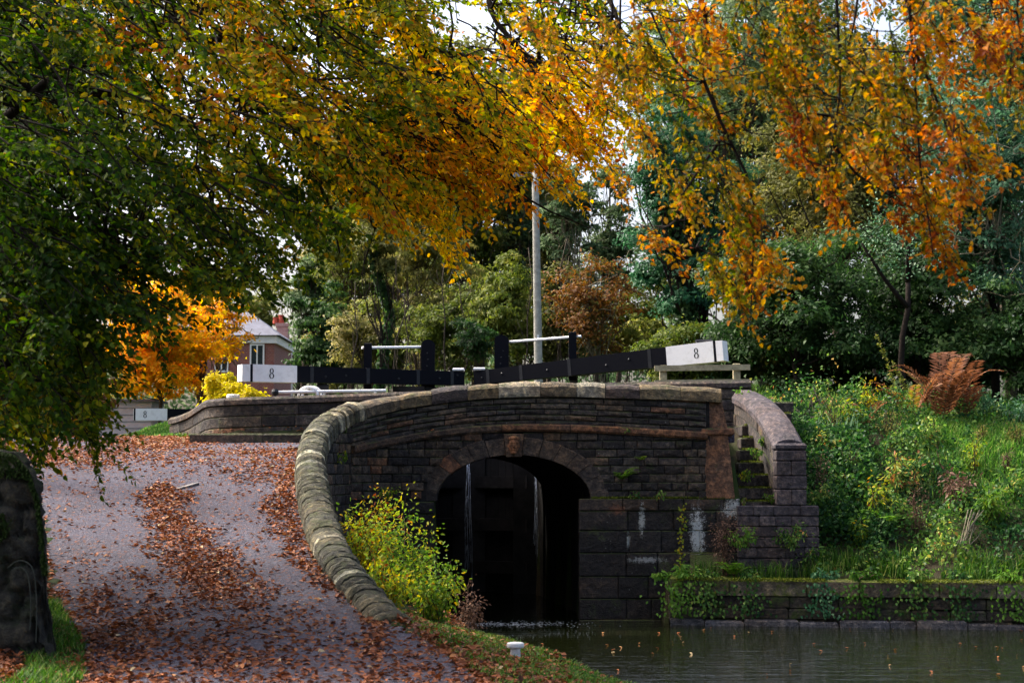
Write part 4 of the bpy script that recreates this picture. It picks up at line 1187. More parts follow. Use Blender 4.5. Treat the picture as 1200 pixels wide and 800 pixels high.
for (pa, pb) in ((293, 310), (252, 268)):
    xa, xb = P(pa, 405, 78)[0], P(pb, 405, 78)[0]; za, zb2 = P(300, 436, 78)[2], P(300, 403, 78)[2]
    mb = MB()
    for (a, b_, c_, d_) in ((xa, xb, zb2 - .07, zb2), (xa, xb, za, za + .08), (xa, xa + .07, za + .08, zb2 - .07), (xb - .07, xb, za + .08, zb2 - .07), ((xa + xb) / 2 - .03, (xa + xb) / 2 + .03, za + .08, zb2 - .07)):
        mb.hexa([(a, yA - .06, c_), (b_, yA - .06, c_), (b_, yA + .02, c_), (a, yA + .02, c_), (a, yA - .06, d_), (b_, yA - .06, d_), (b_, yA + .02, d_), (a, yA + .02, d_)])
    wdw = mb.build('window', M['white'], hs)
    mb = MB(); mb.add([(xa + .03, yA - .02, za + .04), (xb - .03, yA - .02, za + .04), (xb - .03, yA - .02, zb2 - .03), (xa + .03, yA - .02, zb2 - .03)], [(0, 1, 2, 3)]); mb.build('pane', M['glass'], wdw)
    mb = MB(); mb.box(((xa + xb) / 2, yA - .08, zb2 + .14), (xb - xa + .2, .1, .2)); mb.build('lintel', M['white'], wdw)
cx0, cx1 = P(320, 400, 83)[0], P(333, 400, 83)[0]
mb = MB(); mb.box(((cx0 + cx1) / 2, 84.6, (6.0 + P(0, 379, 84)[2]) / 2), (cx1 - cx0, .7, P(0, 379, 84)[2] - 6.0)); mb.box(((cx0 + cx1) / 2, 84.6, P(0, 380, 84)[2]), (cx1 - cx0 + .14, .84, .16)); ch = mb.build('chimney', M['brickpale'], hs)
for px, yt in ((323, 372), (329.5, 369)):
    q = P(px, 379, 84.6); h = P(px, yt, 84.6)[2] - q[2]
    mb = MB(); mb.lathe(q, [(.15, 0), (.12, h * .85), (.15, h * .87), (.15, h), (.1, h)], 12); mb.build('chimney_pot', M['pot'], ch)
M['render'] = simple_mat('pale rendered wall', (.62, .55, .52), .8, var=.1)
mb = MB(); q0, q1 = P(322, 440, 84.2), P(331, 440, 84.2); mb.box(((q0[0] + q1[0]) / 2, 86.6, 5.9), (q1[0] - q0[0], 3.2, 5.4)); mb.build('side_wing', M['render'], hs)
ob = empty('outbuilding', P(145, 500, 58), 'low pale grey boarded outbuilding behind the far balance beam', 'outbuilding')
M['boards'] = simple_mat('pale grey boards', (.4, .42, .47), .8, nscale=4, var=.15)
a, b_ = P(112, 470, 58), P(178, 472, 58)
mb = MB()
nrow = 6
for r in range(nrow):
    z0 = 3.4 + (a[2] - 3.4) * r / nrow; z1 = 3.4 + (a[2] - 3.4) * (r + .95) / nrow
    mb.hexa([(a[0], 58 - .03, z0), (b_[0], 58 - .03, z0), (b_[0], 60, z0), (a[0], 60, z0), (a[0], 58, z1), (b_[0], 58, z1), (b_[0], 60, z1), (a[0], 60, z1)])
mb.build('wall', M['boards'], ob)
mb = MB(); mb.box(((a[0] + b_[0]) / 2, 59, a[2] + .03), (b_[0] - a[0] + .2, 2.3, .08)); mb.build('roof', M['slate'], ob)

# ================================================================== FALLEN LEAVES
N = 190000
Y = 11.5 + 24 * rng.random(N) ** 1.25
px_ = rng.uniform(-40, 760, N)
x = (px_ - 600) / F * Y
z = np.where((x > xpl(Y)) & (x < xpr(Y)), zpath(Y), terrain(x, Y))
pyv = 550 - (z - EYE) / Y * F
onpath = (x > xpl(Y)) & (x < xpr(Y))
def blob(cx, cy, rx, ry): return np.exp(-(((px_ - cx) / rx) ** 2 + ((pyv - cy) / ry) ** 2) ** 1.5)
strip_c = np.interp(pyv, [568, 580, 620, 660, 712], [192, 190, 210, 236, 272]); strip_w = np.interp(pyv, [566, 580, 620, 660, 712], [6, 24, 30, 40, 44])
edge = .35 * vnoise(np.stack([px_, pyv * 1.6, 0 * px_], 1), 22)
dens = .035 + .06 * (vnoise(np.stack([px_, pyv * 2, 0 * px_], 1), 30) > .3)
dens = np.maximum(dens, np.where((pyv > 568) & (pyv < 716), np.clip(1.5 - np.abs(px_ - strip_c) / np.maximum(strip_w, 1) + edge, 0, 1) ** .7, 0))
dens = np.maximum(dens, .55 * np.clip((pyv - 655 - .15 * np.abs(px_ - 150)) / 40 + edge * 1.2, 0, 1) * np.clip((420 - px_) / 120, 0, 1) * (.45 + .55 * (vnoise(np.stack([px_, pyv * 2, 0 * px_], 1), 45) > -.15)))
dens = np.maximum(dens, .3 * np.clip((pyv - 720) / 40 + edge, 0, 1))
dens = np.maximum(dens, .65 * blob(105, 538, 95, 13)); dens = np.maximum(dens, .75 * blob(190, 520, 60, 12)); dens = np.maximum(dens, .3 * blob(230, 540, 140, 16))
dens = np.maximum(dens, .9 * np.clip(1.2 - np.abs(px_ - np.interp(pyv, [540, 600, 650, 690, 720], [345, 340, 360, 395, 440])) / np.interp(pyv, [540, 600, 650, 720], [14, 34, 26, 18]) + edge, 0, 1) * (pyv > 545))
dens = np.maximum(dens, .4 * blob(310, 550, 60, 22)); dens = np.maximum(dens, .7 * np.clip(1.1 - np.abs(pyv - 533) / 7, 0, 1) * ((px_ > 215) & (px_ < 350)))
dens = np.maximum(dens, .6 * blob(215, 505, 40, 14))
dens = np.where(onpath, dens, np.where(pyv > 715, .42 * (px_ < 660) + .22, np.where(px_ < 400, .5, .12)))
dens = dens * np.clip(Y / 20, .45, 1.5)          # even spread on the ground, not in the picture
ok = (rng.random(N) < dens * .82) & (z > .25) & ~((Y > 28.2) & (x > -2.6)) & (pyv < 830)
x, Y, z = x[ok], Y[ok], z[ok]; n = len(x)
L = rng.uniform(.042, .078, n)
ax = np.c_[rdir(n)[:, :2], rng.normal(0, .18, n)]; nr = np.c_[rng.normal(0, .45, (n, 2)), np.ones(n)]
lt = Leaves(); lt.add(np.stack([x, Y, z + .018 + rng.uniform(0, .03, n)], 1), ax, nr, L, L * .62, np.clip(rng.normal(.45, .22, n) + .012 * (Y - 20), 0, 1))
o = lt.build('fallen_leaves', M['litter'], None, True, .2); tag(o, 'copper brown beech leaves fallen across the path and verges', 'fallen leaves', kind='stuff')
# leaves floating on the water
n = 80; x = rng.uniform(.3, 8.5, n); Y = 19 + 8.5 * rng.random(n) ** .8; ok = (x > xedge(Y) + .2) & (Y < yright(x) - .2); x, Y = x[ok], Y[ok]; n = len(x)
fl = Leaves(); L = rng.uniform(.03, .075, n); fl.add(np.stack([x, Y, np.full(n, .005)], 1), np.c_[rdir(n)[:, :2], np.zeros(n)], np.tile([0, 0, 1.], (n, 1)), L, L * .6, rng.uniform(.5, 1, n))
o = fl.build('floating_leaves', M['litter'], None, True, .0); tag(o, 'pale fallen leaves floating on the canal', 'floating leaves', kind='stuff')
# ================================================================== TREES (background)
def wander(a, b, n, amp):
    a = np.array(a, float); b = np.array(b, float); pts = []
    L = np.linalg.norm(b - a)
    o = np.zeros(3)
    for k in range(n + 1):
        u = k / n; w = math.sin(u * math.pi)
        if 0 < k < n: o = o * .6 + rng.normal(0, amp * L, 3)
        pts.append(a + (b - a) * u + o * w)
    return pts

def tree(name, label, cat, px, Y, ytop, ylow, hw, n, size, mat, bark='barkmid', group=None, nclump=34, trunk_r=.16, lean=0., tint_bias=0., flat=.7, wr=.5, droop=0., depth=None, ybase=None, bare=0, ivy=None, crad=.30, zb=None):
    """tree whose crown spans photo rows ytop..ylow and half width hw pixels at distance Y"""
    n = int(n * 1.45); size *= 1.3; trunk_r *= .65
    if hw < 72: nclump = int(nclump * 1.6); crad *= .78
    top = P(px, ytop, Y); low = P(px, ylow, Y)
    base = np.array([low[0] - lean, Y, 0.]); base[2] = float(terrain(base[0], Y)) - .1 if zb is None else zb
    rx = hw / F * Y; rz = (top[2] - low[2]) / 2; ry = depth if depth else max(rx * .8, 1.0)
    c = (top + low) / 2
    root = empty(name, base, label, cat, group)
    # clump centres: spread through the crown, weighted outward
    d = rdir(nclump); r = rng.random(nclump) ** .45
    cl = c + d * r[:, None] * np.array([rx * .8, ry * .8, rz * .85])
    R = crad * min(rx, rz) * rng.uniform(.4, 1.35, nclump) + .1; cl = c + (cl - c) * rng.uniform(.7, 1.38, (nclump, 1))
    # wood
    tb = MB(); tw = []
    htop = c[2] + rz * .55
    pts = wander(base, (c[0], c[1], htop), 7, .03)
    tb.tube(pts, [trunk_r * (1 - .75 * k / 7) for k in range(8)], 8)
    trunk = tb.build('trunk', M[bark], root, True)
    lb = MB()
    for k in range(nclump):
        if rng.random() < .25: continue
        j = int(rng.integers(2, 7)); a = np.array(pts[j])
        if a[2] > cl[k][2] + rz * .3: a = np.array(pts[max(1, j - 2)])
        q = wander(a, cl[k], 4, .06); r0 = trunk_r * .3
        lb.tube(q, [r0 * (1 - .8 * i / 4) for i in range(5)], 5, caps=False)
    for k in range(bare):
        a = cl[int(rng.integers(nclump))]; dd = rdir(1)[0] * [1, 1, .6] + [0, -.4, .25]
        q = wander(a, a + unit(dd) * rng.uniform(.7, 1.6) * R.mean() * 2.2, 6, .1); lb.tube(q, [.02 * (1 - .7 * i / 6) * Y / 40 for i in range(7)], 4, caps=False)
    lb.build('limbs', M[bark if not bare else 'barkpale'], root, True)
    # leaves in shells round the clump centres
    k = rng.choice(nclump, n, p=R ** 2 / (R ** 2).sum())
    dd = rdir(n); dd[:, 2] = np.abs(dd[:, 2]) * .8 + dd[:, 2] * .2
    rr = rng.random(n) ** .4 * np.where(rng.random(n) < .14, rng.uniform(1, 1.9, n), 1)
    pos = cl[k] + dd * (R[k] * rr)[:, None] * np.array([1.1, 1.1, flat])
    pos += .25 * R.mean() * np.stack([vnoise(pos + 5, .4), vnoise(pos + 9, .4), vnoise(pos, .4)], 1)
    nr = unit(dd + rdir(n) * .7 + np.array([0, -.15, .35]))
    ax = unit(np.cross(nr, rdir(n)) + np.array([0, 0, -droop]))
    L = size * rng.uniform(.65, 1.35, n)
    t = np.clip(.45 + tint_bias + .16 * vnoise(pos, 1.1) + rng.normal(0, .16, n), 0, 1)
    lv = Leaves(); lv.add(pos, ax, nr, L, L * wr, t)
    lv.build('crown', M[mat], root)
    if ivy:
        m_ = ivy; u = rng.random(m_); pp = np.array([np.interp(u * 7, range(8), [q[i] for q in pts]) for i in range(3)]).T
        dd = rdir(m_) * [1, 1, .3]; lv = Leaves(); lv.add(pp + unit(dd) * (trunk_r + .08 * rng.random((m_, 1))), np.c_[rng.normal(0, .4, (m_, 2)), -np.ones(m_)], dd + [0, 0, .2], size * 1.1, size, rng.random(m_) * .8)
        lv.build('ivy', M['dark_green'], root)
    return root

BG = 'trees behind the lock'
# far layer closing the view
tree('woodland_tree', 'tall olive green tree behind the golden boughs above the pole', 'tree', 560, 64, 40, 330, 130, 15000, .17, 'olive', group=BG, nclump=60, trunk_r=.3, flat=.55, droop=.4)
tree('woodland_tree', 'broad grey green tree far behind the hanging orange sprays, above the dark holly', 'tree', 880, 62, -60, 300, 150, 17000, .16, 'grey_green', group=BG, nclump=70, trunk_r=.35, tint_bias=.12)
tree('woodland_tree', 'grey green tree with bare fine branches against the white sky gap, right of the pole', 'tree', 672, 58, 175, 330, 40, 3000, .13, 'grey_green', group=BG, nclump=24, trunk_r=.2, bare=60)
tree('woodland_tree', 'tall pale olive tree behind the golden boughs left of the pole', 'tree', 440, 66, 60, 320, 95, 5500, .17, 'olive', group=BG, nclump=50, trunk_r=.3)
tree('woodland_tree', 'tall green tree at the far right rising above the pale ivy', 'tree', 1180, 52, -80, 220, 130, 15000, .14, 'ivy_pale', group=BG, nclump=60, trunk_r=.3, tint_bias=.0)
tree('woodland_tree', 'olive brown tree full of small leaves behind the middle of the hanging sprays', 'tree', 985, 47, 40, 350, 125, 26000, .1, 'olive', group=BG, nclump=80, trunk_r=.3, tint_bias=-.08, crad=.24)
tree('pale_far_tree', 'pale green distant tree behind the slate roof', 'tree', 300, 105, 325, 430, 45, 2600, .24, 'yellow_green', group=BG, nclump=26, trunk_r=.3, tint_bias=.15)
tree('pale_far_tree', 'pale distant bushes between the chimney and the yew', 'tree', 350, 110, 380, 450, 40, 1800, .24, 'grey_green', group=BG, nclump=20, trunk_r=.3, tint_bias=.25)
# middle layer
tree('holly_tree', 'bluish green dense evergreen above the white end of the rising beam', 'tree', 806, 44, 95, 425, 72, 20000, .095, 'blue_green', bark='bark', group=BG, nclump=70, trunk_r=.2, flat=.5, crad=.28)
tree('ivy_clad_tree', 'dark leaning ivy clad trunk with thin green crown, against the holly', 'tree', 770, 43, 110, 330, 40, 3200, .085, 'blue_green', bark='bark', group=BG, nclump=26, trunk_r=.2, lean=-1.4, ivy=1800)
tree('yew_tree', 'dark green yew beside the brick chimney', 'tree', 380, 54, 325, 470, 40, 8500, .11, 'dark_green', bark='bark', group=BG, nclump=44, flat=.4, droop=.5, tint_bias=.05)
tree('copper_tree', 'copper brown leaved small tree just right of the pole', 'tree', 692, 46, 296, 425, 54, 4300, .09, 'copper', group=BG, bare=30, tint_bias=.12, nclump=52, trunk_r=.12)
tree('tall_bush', 'yellow green tall bush just left of the pole', 'tree', 592, 47, 305, 425, 46, 6000, .1, 'yellow_green', group=BG, nclump=38, trunk_r=.08, tint_bias=-.05, droop=.6)
tree('tall_bush', 'dull olive bush behind the left handrail post', 'tree', 420, 49, 362, 440, 42, 3800, .1, 'olive', group=BG, nclump=30, trunk_r=.07, tint_bias=.22)
tree('tall_bush', 'light green loose thicket between the two paddle posts', 'tree', 530, 50, 350, 440, 62, 6500, .1, 'yellow_green', group=BG, nclump=40, trunk_r=.07, tint_bias=-.12)
tree('tall_bush', 'dark green bush low behind the right paddle post', 'tree', 560, 45, 372, 430, 24, 1700, .08, 'dark_green', group=BG, nclump=16, trunk_r=.07, tint_bias=-.1)
tree('tall_bush', 'pale yellow bush behind the right balance beam', 'tree', 738, 47, 372, 430, 34, 2600, .1, 'yellow_green', group=BG, nclump=20, trunk_r=.06, tint_bias=.15)
tree('ivy_clad_tree', 'slim ivy covered trunk behind the left handrail', 'tree', 440, 46, 235, 330, 38, 2600, .1, 'olive', bark='bark', group=BG, nclump=22, trunk_r=.11, ivy=1400)
tree('birch_tree', 'slender grey green tree left of the pole with drooping twigs', 'tree', 500, 52, 205, 380, 60, 5500, .11, 'olive', group=BG, nclump=40, trunk_r=.1, droop=.8, tint_bias=.05)
# thin bare saplings
sap = []
for i, (px, yt) in enumerate(((405, 330), (462, 300), (478, 340), (521, 300), (548, 330), (612, 290), (655, 280))):
    mb = MB(); a = P(px, 450, 44.5 + i * .3); a[2] = 3.3; b_ = P(px + rng.uniform(-12, 12), yt, 44.5 + i * .3)
    pts = wander(a, b_, 6, .03); mb.tube(pts, [.03 - .003 * k for k in range(7)], 5)
    for k in range(9):
        j = int(rng.integers(2, 6)); q = pts[j]; mb.tube(wander(q, q + np.array([rng.uniform(-.7, .7), rng.uniform(-.3, .3), rng.uniform(.3, 1.)]), 3, .08), [.012, .009, .006, .004], 4)
    o = mb.build('bare_sapling', M['barkmid'], None, True); tag(o, 'thin bare brown sapling standing in the thicket behind the lock gates', 'sapling', 'bare saplings in the thicket')

# hedge bushes closing the gaps low down
HB = [(405, 57, 345, 'olive', 'brownish'), (455, 55, 320, 'yellow_green', 'pale green'), (505, 58, 315, 'olive', 'dull brown'), (555, 56, 320, 'yellow_green', 'dark'), (610, 58, 310, 'yellow_green', 'lime'), (655, 57, 305, 'olive', 'olive'), (705, 60, 305, 'grey_green', 'grey green'), (755, 56, 312, 'yellow_green', 'light green')]
for px, Y, yt, mt, wd in HB:
    tree('hedge_bush', {405: 'brownish low hedge bush right of the yew', 455: 'pale green hedge bush behind the left handrail', 505: 'dull brown hedge bush behind the left paddle post', 555: 'yellowish hedge bush between the two paddle posts', 610: 'lime tinted hedge bush behind the right handrail', 655: 'olive hedge bush just right of the pole foot', 705: 'grey green hedge bush behind the copper tree', 755: 'light green hedge bush at the foot of the sky gap'}[px], 'bush', px, Y, yt, 462, 46, 5600, .11, mt, group='hedge behind the lock', nclump=30, trunk_r=.08, tint_bias=rng.uniform(-.12, .12))
HB2 = [(800, 41, 'yellow_green', 'yellowish green hedge bush below the holly', 380, -.2), (868, 41, 'dark_green', 'dark hedge bush behind the white beam end', 372, 0), (930, 40.5, 'olive', 'olive hedge bush in shade above the curved wall', 375, -.2), (1000, 40.5, 'dark_green', 'dark hedge bush behind the bramble tangle', 365, 0), (1075, 41, 'blue_green', 'bluish dark hedge bush behind the bracken', 365, -.2), (1150, 40, 'dark_green', 'dark hedge bush behind the right end of the bracken', 370, .05), (1220, 40, 'dark_green', 'dark hedge bush at the far right over the grass', 360, .05)]
for px, Y, mt, lab, yt, tb_ in HB2:
    tree('hedge_bush', lab, 'bush', px, Y, yt, 470, 52, 6500, .085, mt, bark='bark', group='hedge behind the bank', nclump=36, trunk_r=.08, tint_bias=tb_)
for px, Y, yt, hw, mt, tb_, lab in ((364, 66, 300, 26, 'grey_green', .15, 'slim grey green tree rising left of the sky gap by the chimney'), (415, 64, 175, 55, 'yellow_green', -.1, 'light green tree behind the boughs above the yew'), (480, 63, 150, 60, 'olive', .1, 'olive tree behind the golden boughs above the left paddle post'), (545, 61, 150, 55, 'yellow_green', -.15, 'yellowish green tree behind the golden boughs above the mitre of the gates'), (610, 63, 140, 45, 'grey_green', .05, 'grey green tree close behind the pole'), (715, 68, 165, 36, 'grey_green', .1, 'thin grey green tree filling most of the sky gap right of the pole'), (650, 66, 170, 32, 'olive', .0, 'narrow olive tree just right of the pole top')):
    tree('middle_tree', lab, 'tree', px, Y, yt, 420, hw, 6500, .13, mt, group='trees in the middle distance', nclump=60, trunk_r=.2, tint_bias=tb_, crad=.3)
# tall trees of the back row
for px, yt, hw, mt, tb_, lab in ((400, 120, 70, 'olive', .1, 'thin tall tree of the back row behind the gold and green boughs'), (500, 60, 85, 'grey_green', 0, 'tall back row tree behind the left paddle post, topped by golden boughs'), (625, 90, 60, 'grey_green', .05, 'tall back row tree rising directly behind the pole'), (800, -40, 75, 'grey_green', .1, 'tall bluish back row tree behind the holly'), (860, -110, 80, 'grey_green', .0, 'tall grey green back row tree above the holly'), (960, -110, 80, 'grey_green', .05, 'tall back row tree at the top above the middle hanging spray'), (900, -80, 90, 'olive', .0, 'tall olive back row tree behind the hanging sprays'), (1030, -80, 95, 'grey_green', 0, 'tall back row tree behind the densest orange spray'), (1150, -80, 90, 'olive', -.1, 'tall back row tree behind the pale ivy'), (1240, -60, 90, 'dark_green', .05, 'tall back row tree beyond the right edge')):
    tree('back_row_tree', lab, 'tree', px, 74, yt, 440, hw, 8500, .19, mt, group='back row of tall trees', nclump=90, trunk_r=.35, tint_bias=tb_, crad=.26)
# left side colours
tree('golden_beech', 'glowing orange leaved tree behind the far balance beam', 'tree', 186, 56, 330, 492, 72, 12500, .12, 'far_gold', group=BG, nclump=50, flat=.45, trunk_r=.12, tint_bias=-.12)
tree('golden_beech', 'orange and yellow bough laden tree rising left above the glowing orange one', 'tree', 150, 60, 290, 440, 58, 6500, .13, 'far_gold', group=BG, nclump=40, flat=.45, tint_bias=-.2, trunk_r=.15)
tree('yellow_shrub', 'bright lemon yellow shrub below the white beam end', 'shrub', 268, 50, 440, 500, 48, 5200, .1, 'yellow', group=None, nclump=34, trunk_r=.05)
tree('copper_tree', 'copper and gold tree in front of the brick house', 'tree', 226, 62, 270, 480, 46, 6000, .12, 'copper', group=BG, nclump=40, trunk_r=.14, tint_bias=.22)
tree('copper_tree', 'thin leaved tree with a bare limb crossing the slate roof', 'tree', 262, 60, 325, 440, 30, 1500, .12, 'far_gold', group=BG, nclump=24, trunk_r=.12, bare=24, tint_bias=-.1)
tree('hedge_tree', 'dark hedgerow tree standing left of the path crest', 'tree', 20, 38, 250, 520, 90, 15000, .1, 'dark_green', bark='bark', group=BG, nclump=50, trunk_r=.25, depth=2.)
tree('hedge_tree', 'added dark tall tree blocking sky light behind the dim leaves at the upper left', 'tree', 40, 44, -160, 300, 170, 17000, .15, 'dark_green', bark='bark', group=BG, nclump=60, trunk_r=.4, depth=3.)  # added behind the left boughs to block sky light
tree('rust_bush', 'rust brown bush beside the path crest at the left', 'bush', 95, 40, 440, 515, 48, 3600, .09, 'copper', group=None, nclump=26, trunk_r=.05, tint_bias=.1)
# right side wood
tree('understory_tree', 'dark green understory tree in shade behind the bank, right of the steps', 'tree', 935, 39, 265, 455, 95, 17000, .09, 'dark_green', bark='bark', group=BG, nclump=70, trunk_r=.16, depth=2.)
tree('understory_tree', 'dark green understory tree in shade behind the rusty bracken', 'tree', 1075, 39, 240, 450, 105, 18000, .09, 'dark_green', bark='bark', group=BG, nclump=70, trunk_r=.16, depth=2., tint_bias=-.03)
tree('understory_tree', 'shaded dark bush at the right edge above the bright grass', 'tree', 1215, 37, 330, 470, 80, 9000, .085, 'dark_green', bark='bark', group=BG, nclump=40, trunk_r=.12, depth=1.6)
tree('ivy_clad_tree', 'pale ivy covered tree with bare pale twigs at the right edge', 'tree', 1165, 38.5, 85, 380, 88, 15000, .085, 'ivy_pale', bark='bark', group=BG, nclump=70, trunk_r=.16, bare=90, tint_bias=-.05)
# forked trunk in the shade
mb = MB(); a = P(1062, 440, 36.5); a[2] = 3.4
p1 = wander(a, P(1064, 330, 36.5), 5, .03); mb.tube(p1, [.08, .075, .07, .065, .06, .055], 7); mb.tube(wander(p1[-1], P(1082, 150, 36.2), 5, .04), [.07, .06, .05, .04, .03, .02], 6); mb.tube(wander(p1[-2], P(1010, 285, 36.), 5, .05), [.06, .05, .04, .035, .03, .02], 6)
for k in range(16):
    q = P(1030 + rng.uniform(-25, 40), 290 + rng.uniform(-40, 20), 36); mb.tube(wander(q, q + [rng.uniform(-.9, .9), -.2, rng.uniform(0, .6)], 4, .08), [.012, .01, .008, .006, .004], 4)
r_ = empty('forked_tree', a, 'slim forked tree with bare branches standing in the shade behind the bracken', 'tree'); mb.build('trunk', M['bark'], r_, True)
n = 700; lv = Leaves(); q = P(1060, 270, 36); dd = rdir(n); lv.add(q + dd * rng.random((n, 1)) ** .5 * [1.1, .6, 1.1], rdir(n), rdir(n) + [0, 0, .5], .07, .045, rng.random(n)); lv.build('crown', M['ivy_pale'], r_)
# far wood closing the horizon: one mass
lv = Leaves()
n = 40000; xx = rng.uniform(-75, 75, n); hh = rng.random(n) ** .8
zz = 3.4 + hh * (8.0 + 1.6 * np.sin(xx * .23) + 1.1 * np.sin(xx * .61 + 1))
pos = np.stack([xx, 118 + rng.uniform(-4, 4, n) - 2 * hh, zz], 1)
lv.add(pos, rdir(n), rdir(n) + [0, -.4, .4], .5 * rng.uniform(.6, 1.3, n), .3, np.clip(.5 + .2 * vnoise(pos, 5) + rng.normal(0, .15, n), 0, 1))
o = lv.build('distant_woods', M['grey_green']); tag(o, 'distant mixed woods closing the view behind the house and lock', 'woods', kind='stuff')

# ================================================================== BEECHES OVERHEAD
def edge_y(px): return interp(px, [-200, 0, 60, 100, 150, 200, 230, 265, 300, 340, 380, 430, 480, 520, 560, 620, 680, 740, 790, 1300],
                                   [560, 505, 480, 415, 338, 342, 335, 302, 290, 262, 300, 318, 345, 300, 285, 290, 225, 165, 120, 60])
def beech(name, label, base, trunk_r, trunk_top, limbs_px, mat, branchlets, leaf, root_label_cat='tree', ntw=13, nleaf=12, tw_r=.004, br_r=1., rnd=.3, twl=(.25, .6)):
    root = empty(name, base, label, root_label_cat, 'beeches over the towpath')
    tb = MB(); pts = wander(base, trunk_top, 8, .015); tb.tube(pts, [trunk_r * (1 - .55 * k / 8) for k in range(9)], 12); tb.build('trunk', M['bark'], root, True)
    lb = MB(); nodes = []
    for (pl, r0, r1) in limbs_px:
        q, _ = resample([np.array(p_) for p_ in pl], .25)
        q = q + np.stack([vnoise(q + k * 7, .8) for k in range(3)], 1) * .05
        m_ = len(q); lb.tube(q, list(np.linspace(r0, r1, m_)), 7, caps=False); nodes.append(q)
    nodes = np.concatenate(nodes)
    lv = Leaves(); tw = lb
    Pp = []; Aa = []; Nn = []; Ll = []; Tt = []
    for (start, d, Lb, tint, dn) in branchlets:
        # join to the closest limb
        dist = np.linalg.norm(nodes - start, axis=1); k = int(np.argmin(dist))
        if .2 < dist[k] < 5.0:
            lb.tube(wander(nodes[k], start, 4, .06), [v * br_r for v in (.018, .015, .012, .01, .009)], 4, caps=False)
        end = start + d * Lb
        bp = wander(start, end, 6, .035); bp = [q - np.array([0, 0, .10 * Lb * (i / 6) ** 2]) for i, q in enumerate(bp)]
        lb.tube(bp, [br_r * (.01 * (1 - .7 * i / 6) + .002) for i in range(7)], 4, caps=False)
        bp = np.array(bp)
        plane = unit(np.array([rng.normal(0, .45), rng.normal(-.35, .45), 1.]))
        nt_ = int(ntw * dn)
        for j in range(nt_):
            u = rng.random() ** .8 * 6; q = np.array([np.interp(u, range(7), bp[:, i]) for i in range(3)])
            sd = np.cross(d, plane) * (1 if j % 2 else -1)
            td = unit(d * rng.uniform(.4, 1.) + sd * rng.uniform(.3, .9) + rng.normal(0, .22, 3) + np.array([0, 0, -.12]))
            tl = rng.uniform(*twl)
            te = q + td * tl - np.array([0, 0, .12 * tl])
            tw.tube([q, (q + te) / 2 + rng.normal(0, .015, 3), te], [tw_r, tw_r * .8, tw_r * .5], 3, caps=False)
            nl = nleaf + int(rng.integers(-3, 4)); v = (np.arange(nl) + .5) / nl
            pp = q + (te - q) * v[:, None] + rng.normal(0, .018, (nl, 3))
            sgn = np.where(np.arange(nl) % 2, 1, -1)[:, None]
            s2 = unit(np.cross(td, plane))
            aa = td * .6 + s2 * sgn * .8 + rng.normal(0, rnd, (nl, 3)) + [0, 0, -.25]
            nn = plane + rng.normal(0, .55, (nl, 3))
            Pp.append(pp); Aa.append(aa); Nn.append(nn); Ll.append(leaf * rng.uniform(.65, 1.25, nl)); Tt.append(np.clip(tint + rng.normal(0, .08) + rng.normal(0, .13, nl), 0, 1))
    Pp = np.concatenate(Pp); Ll = np.concatenate(Ll)
    lv.add(Pp, np.concatenate(Aa), np.concatenate(Nn), Ll, Ll * .62, np.concatenate(Tt))
    lb.build('limbs', M['bark'], root, True)
    lv.build('crown', M[mat], root, True, .16)
    print(name, 'leaves', lv.count())
    return root

def PL(Y, *pts): return [P(px, py, Y + (i * .12)) for i, (px, py) in enumerate(pts)]
# --- beech A: big tree left of the path, boughs arching right over the view
Ta = np.array([-11.5, 21., 4.4]); Tt_ = np.array([-10.6, 21.2, 15.])
limbsA = [
 ([Ta + [.2, 0, 5.2], P(-150, 180, 20), P(-20, 150, 19), P(60, 100, 18.6), P(140, 62, 18.3), P(200, 47, 18.1), P(260, 43, 18), P(330, 52, 18), P(400, 62, 18)], .13, .02),
 ([P(140, 62, 18.3), P(165, 35, 18.3), P(215, 12, 18.4), P(290, -10, 18.4), P(420, -40, 18.6)], .07, .03),
 ([Ta + [.5, 0, 7.5], P(-60, -60, 20.5), P(200, -70, 20.2), P(400, -45, 19.8), P(460, 5, 19.6), P(480, 40, 19.4), P(493, 112, 19.2)], .14, .012),
 ([P(465, 12, 19.6), P(505, 68, 19.4), P(520, 100, 19.3), P(540, 135, 19.2), P(566, 152, 19.1), P(592, 192, 19), P(622, 245, 18.9)], .05, .01),
 ([P(400, -45, 19.8), P(555, -10, 19.6), P(575, 25, 19.4), P(597, 52, 19.3), P(640, 90, 19.2), P(690, 170, 19.)], .06, .01),
 ([P(505, 58, 19.4), P(545, 70, 19.3), P(600, 76, 19.2), P(660, 70, 19.1)], .03, .01),
 ([P(60, 100, 18.6), P(140, 112, 18.2), P(190, 130, 18), P(225, 146, 17.9), P(262, 163, 17.8)], .05, .018),
 ([P(225, 100, 18.2), P(290, 118, 18.2), P(335, 137, 18.1), P(372, 152, 18)], .04, .012),
 ([P(300, 120, 18.2), P(340, 176, 18), P(366, 205, 17.9), P(388, 240, 17.8), P(400, 300, 17.7)], .04, .01),
 ([Ta + [.3, 0, 3.4], P(-100, 330, 18), P(0, 300, 17.3), P(80, 290, 17), P(150, 320, 16.8)], .08, .012),
 ([Ta + [.3, 0, 4.4], P(-100, 230, 19), P(60, 230, 18), P(160, 250, 17.6), P(240, 268, 17.4), P(300, 280, 17.3)], .08, .012),
 ([Ta + [.3, 0, 2.6], P(-120, 420, 17.5), P(-20, 420, 16.8), P(60, 450, 16.5)], .06, .012),
 ([Ta + [.6, .4, 8.5], P(300, -200, 22), P(600, -180, 21.5), P(700, -60, 21)], .12, .03),
]
brA = []
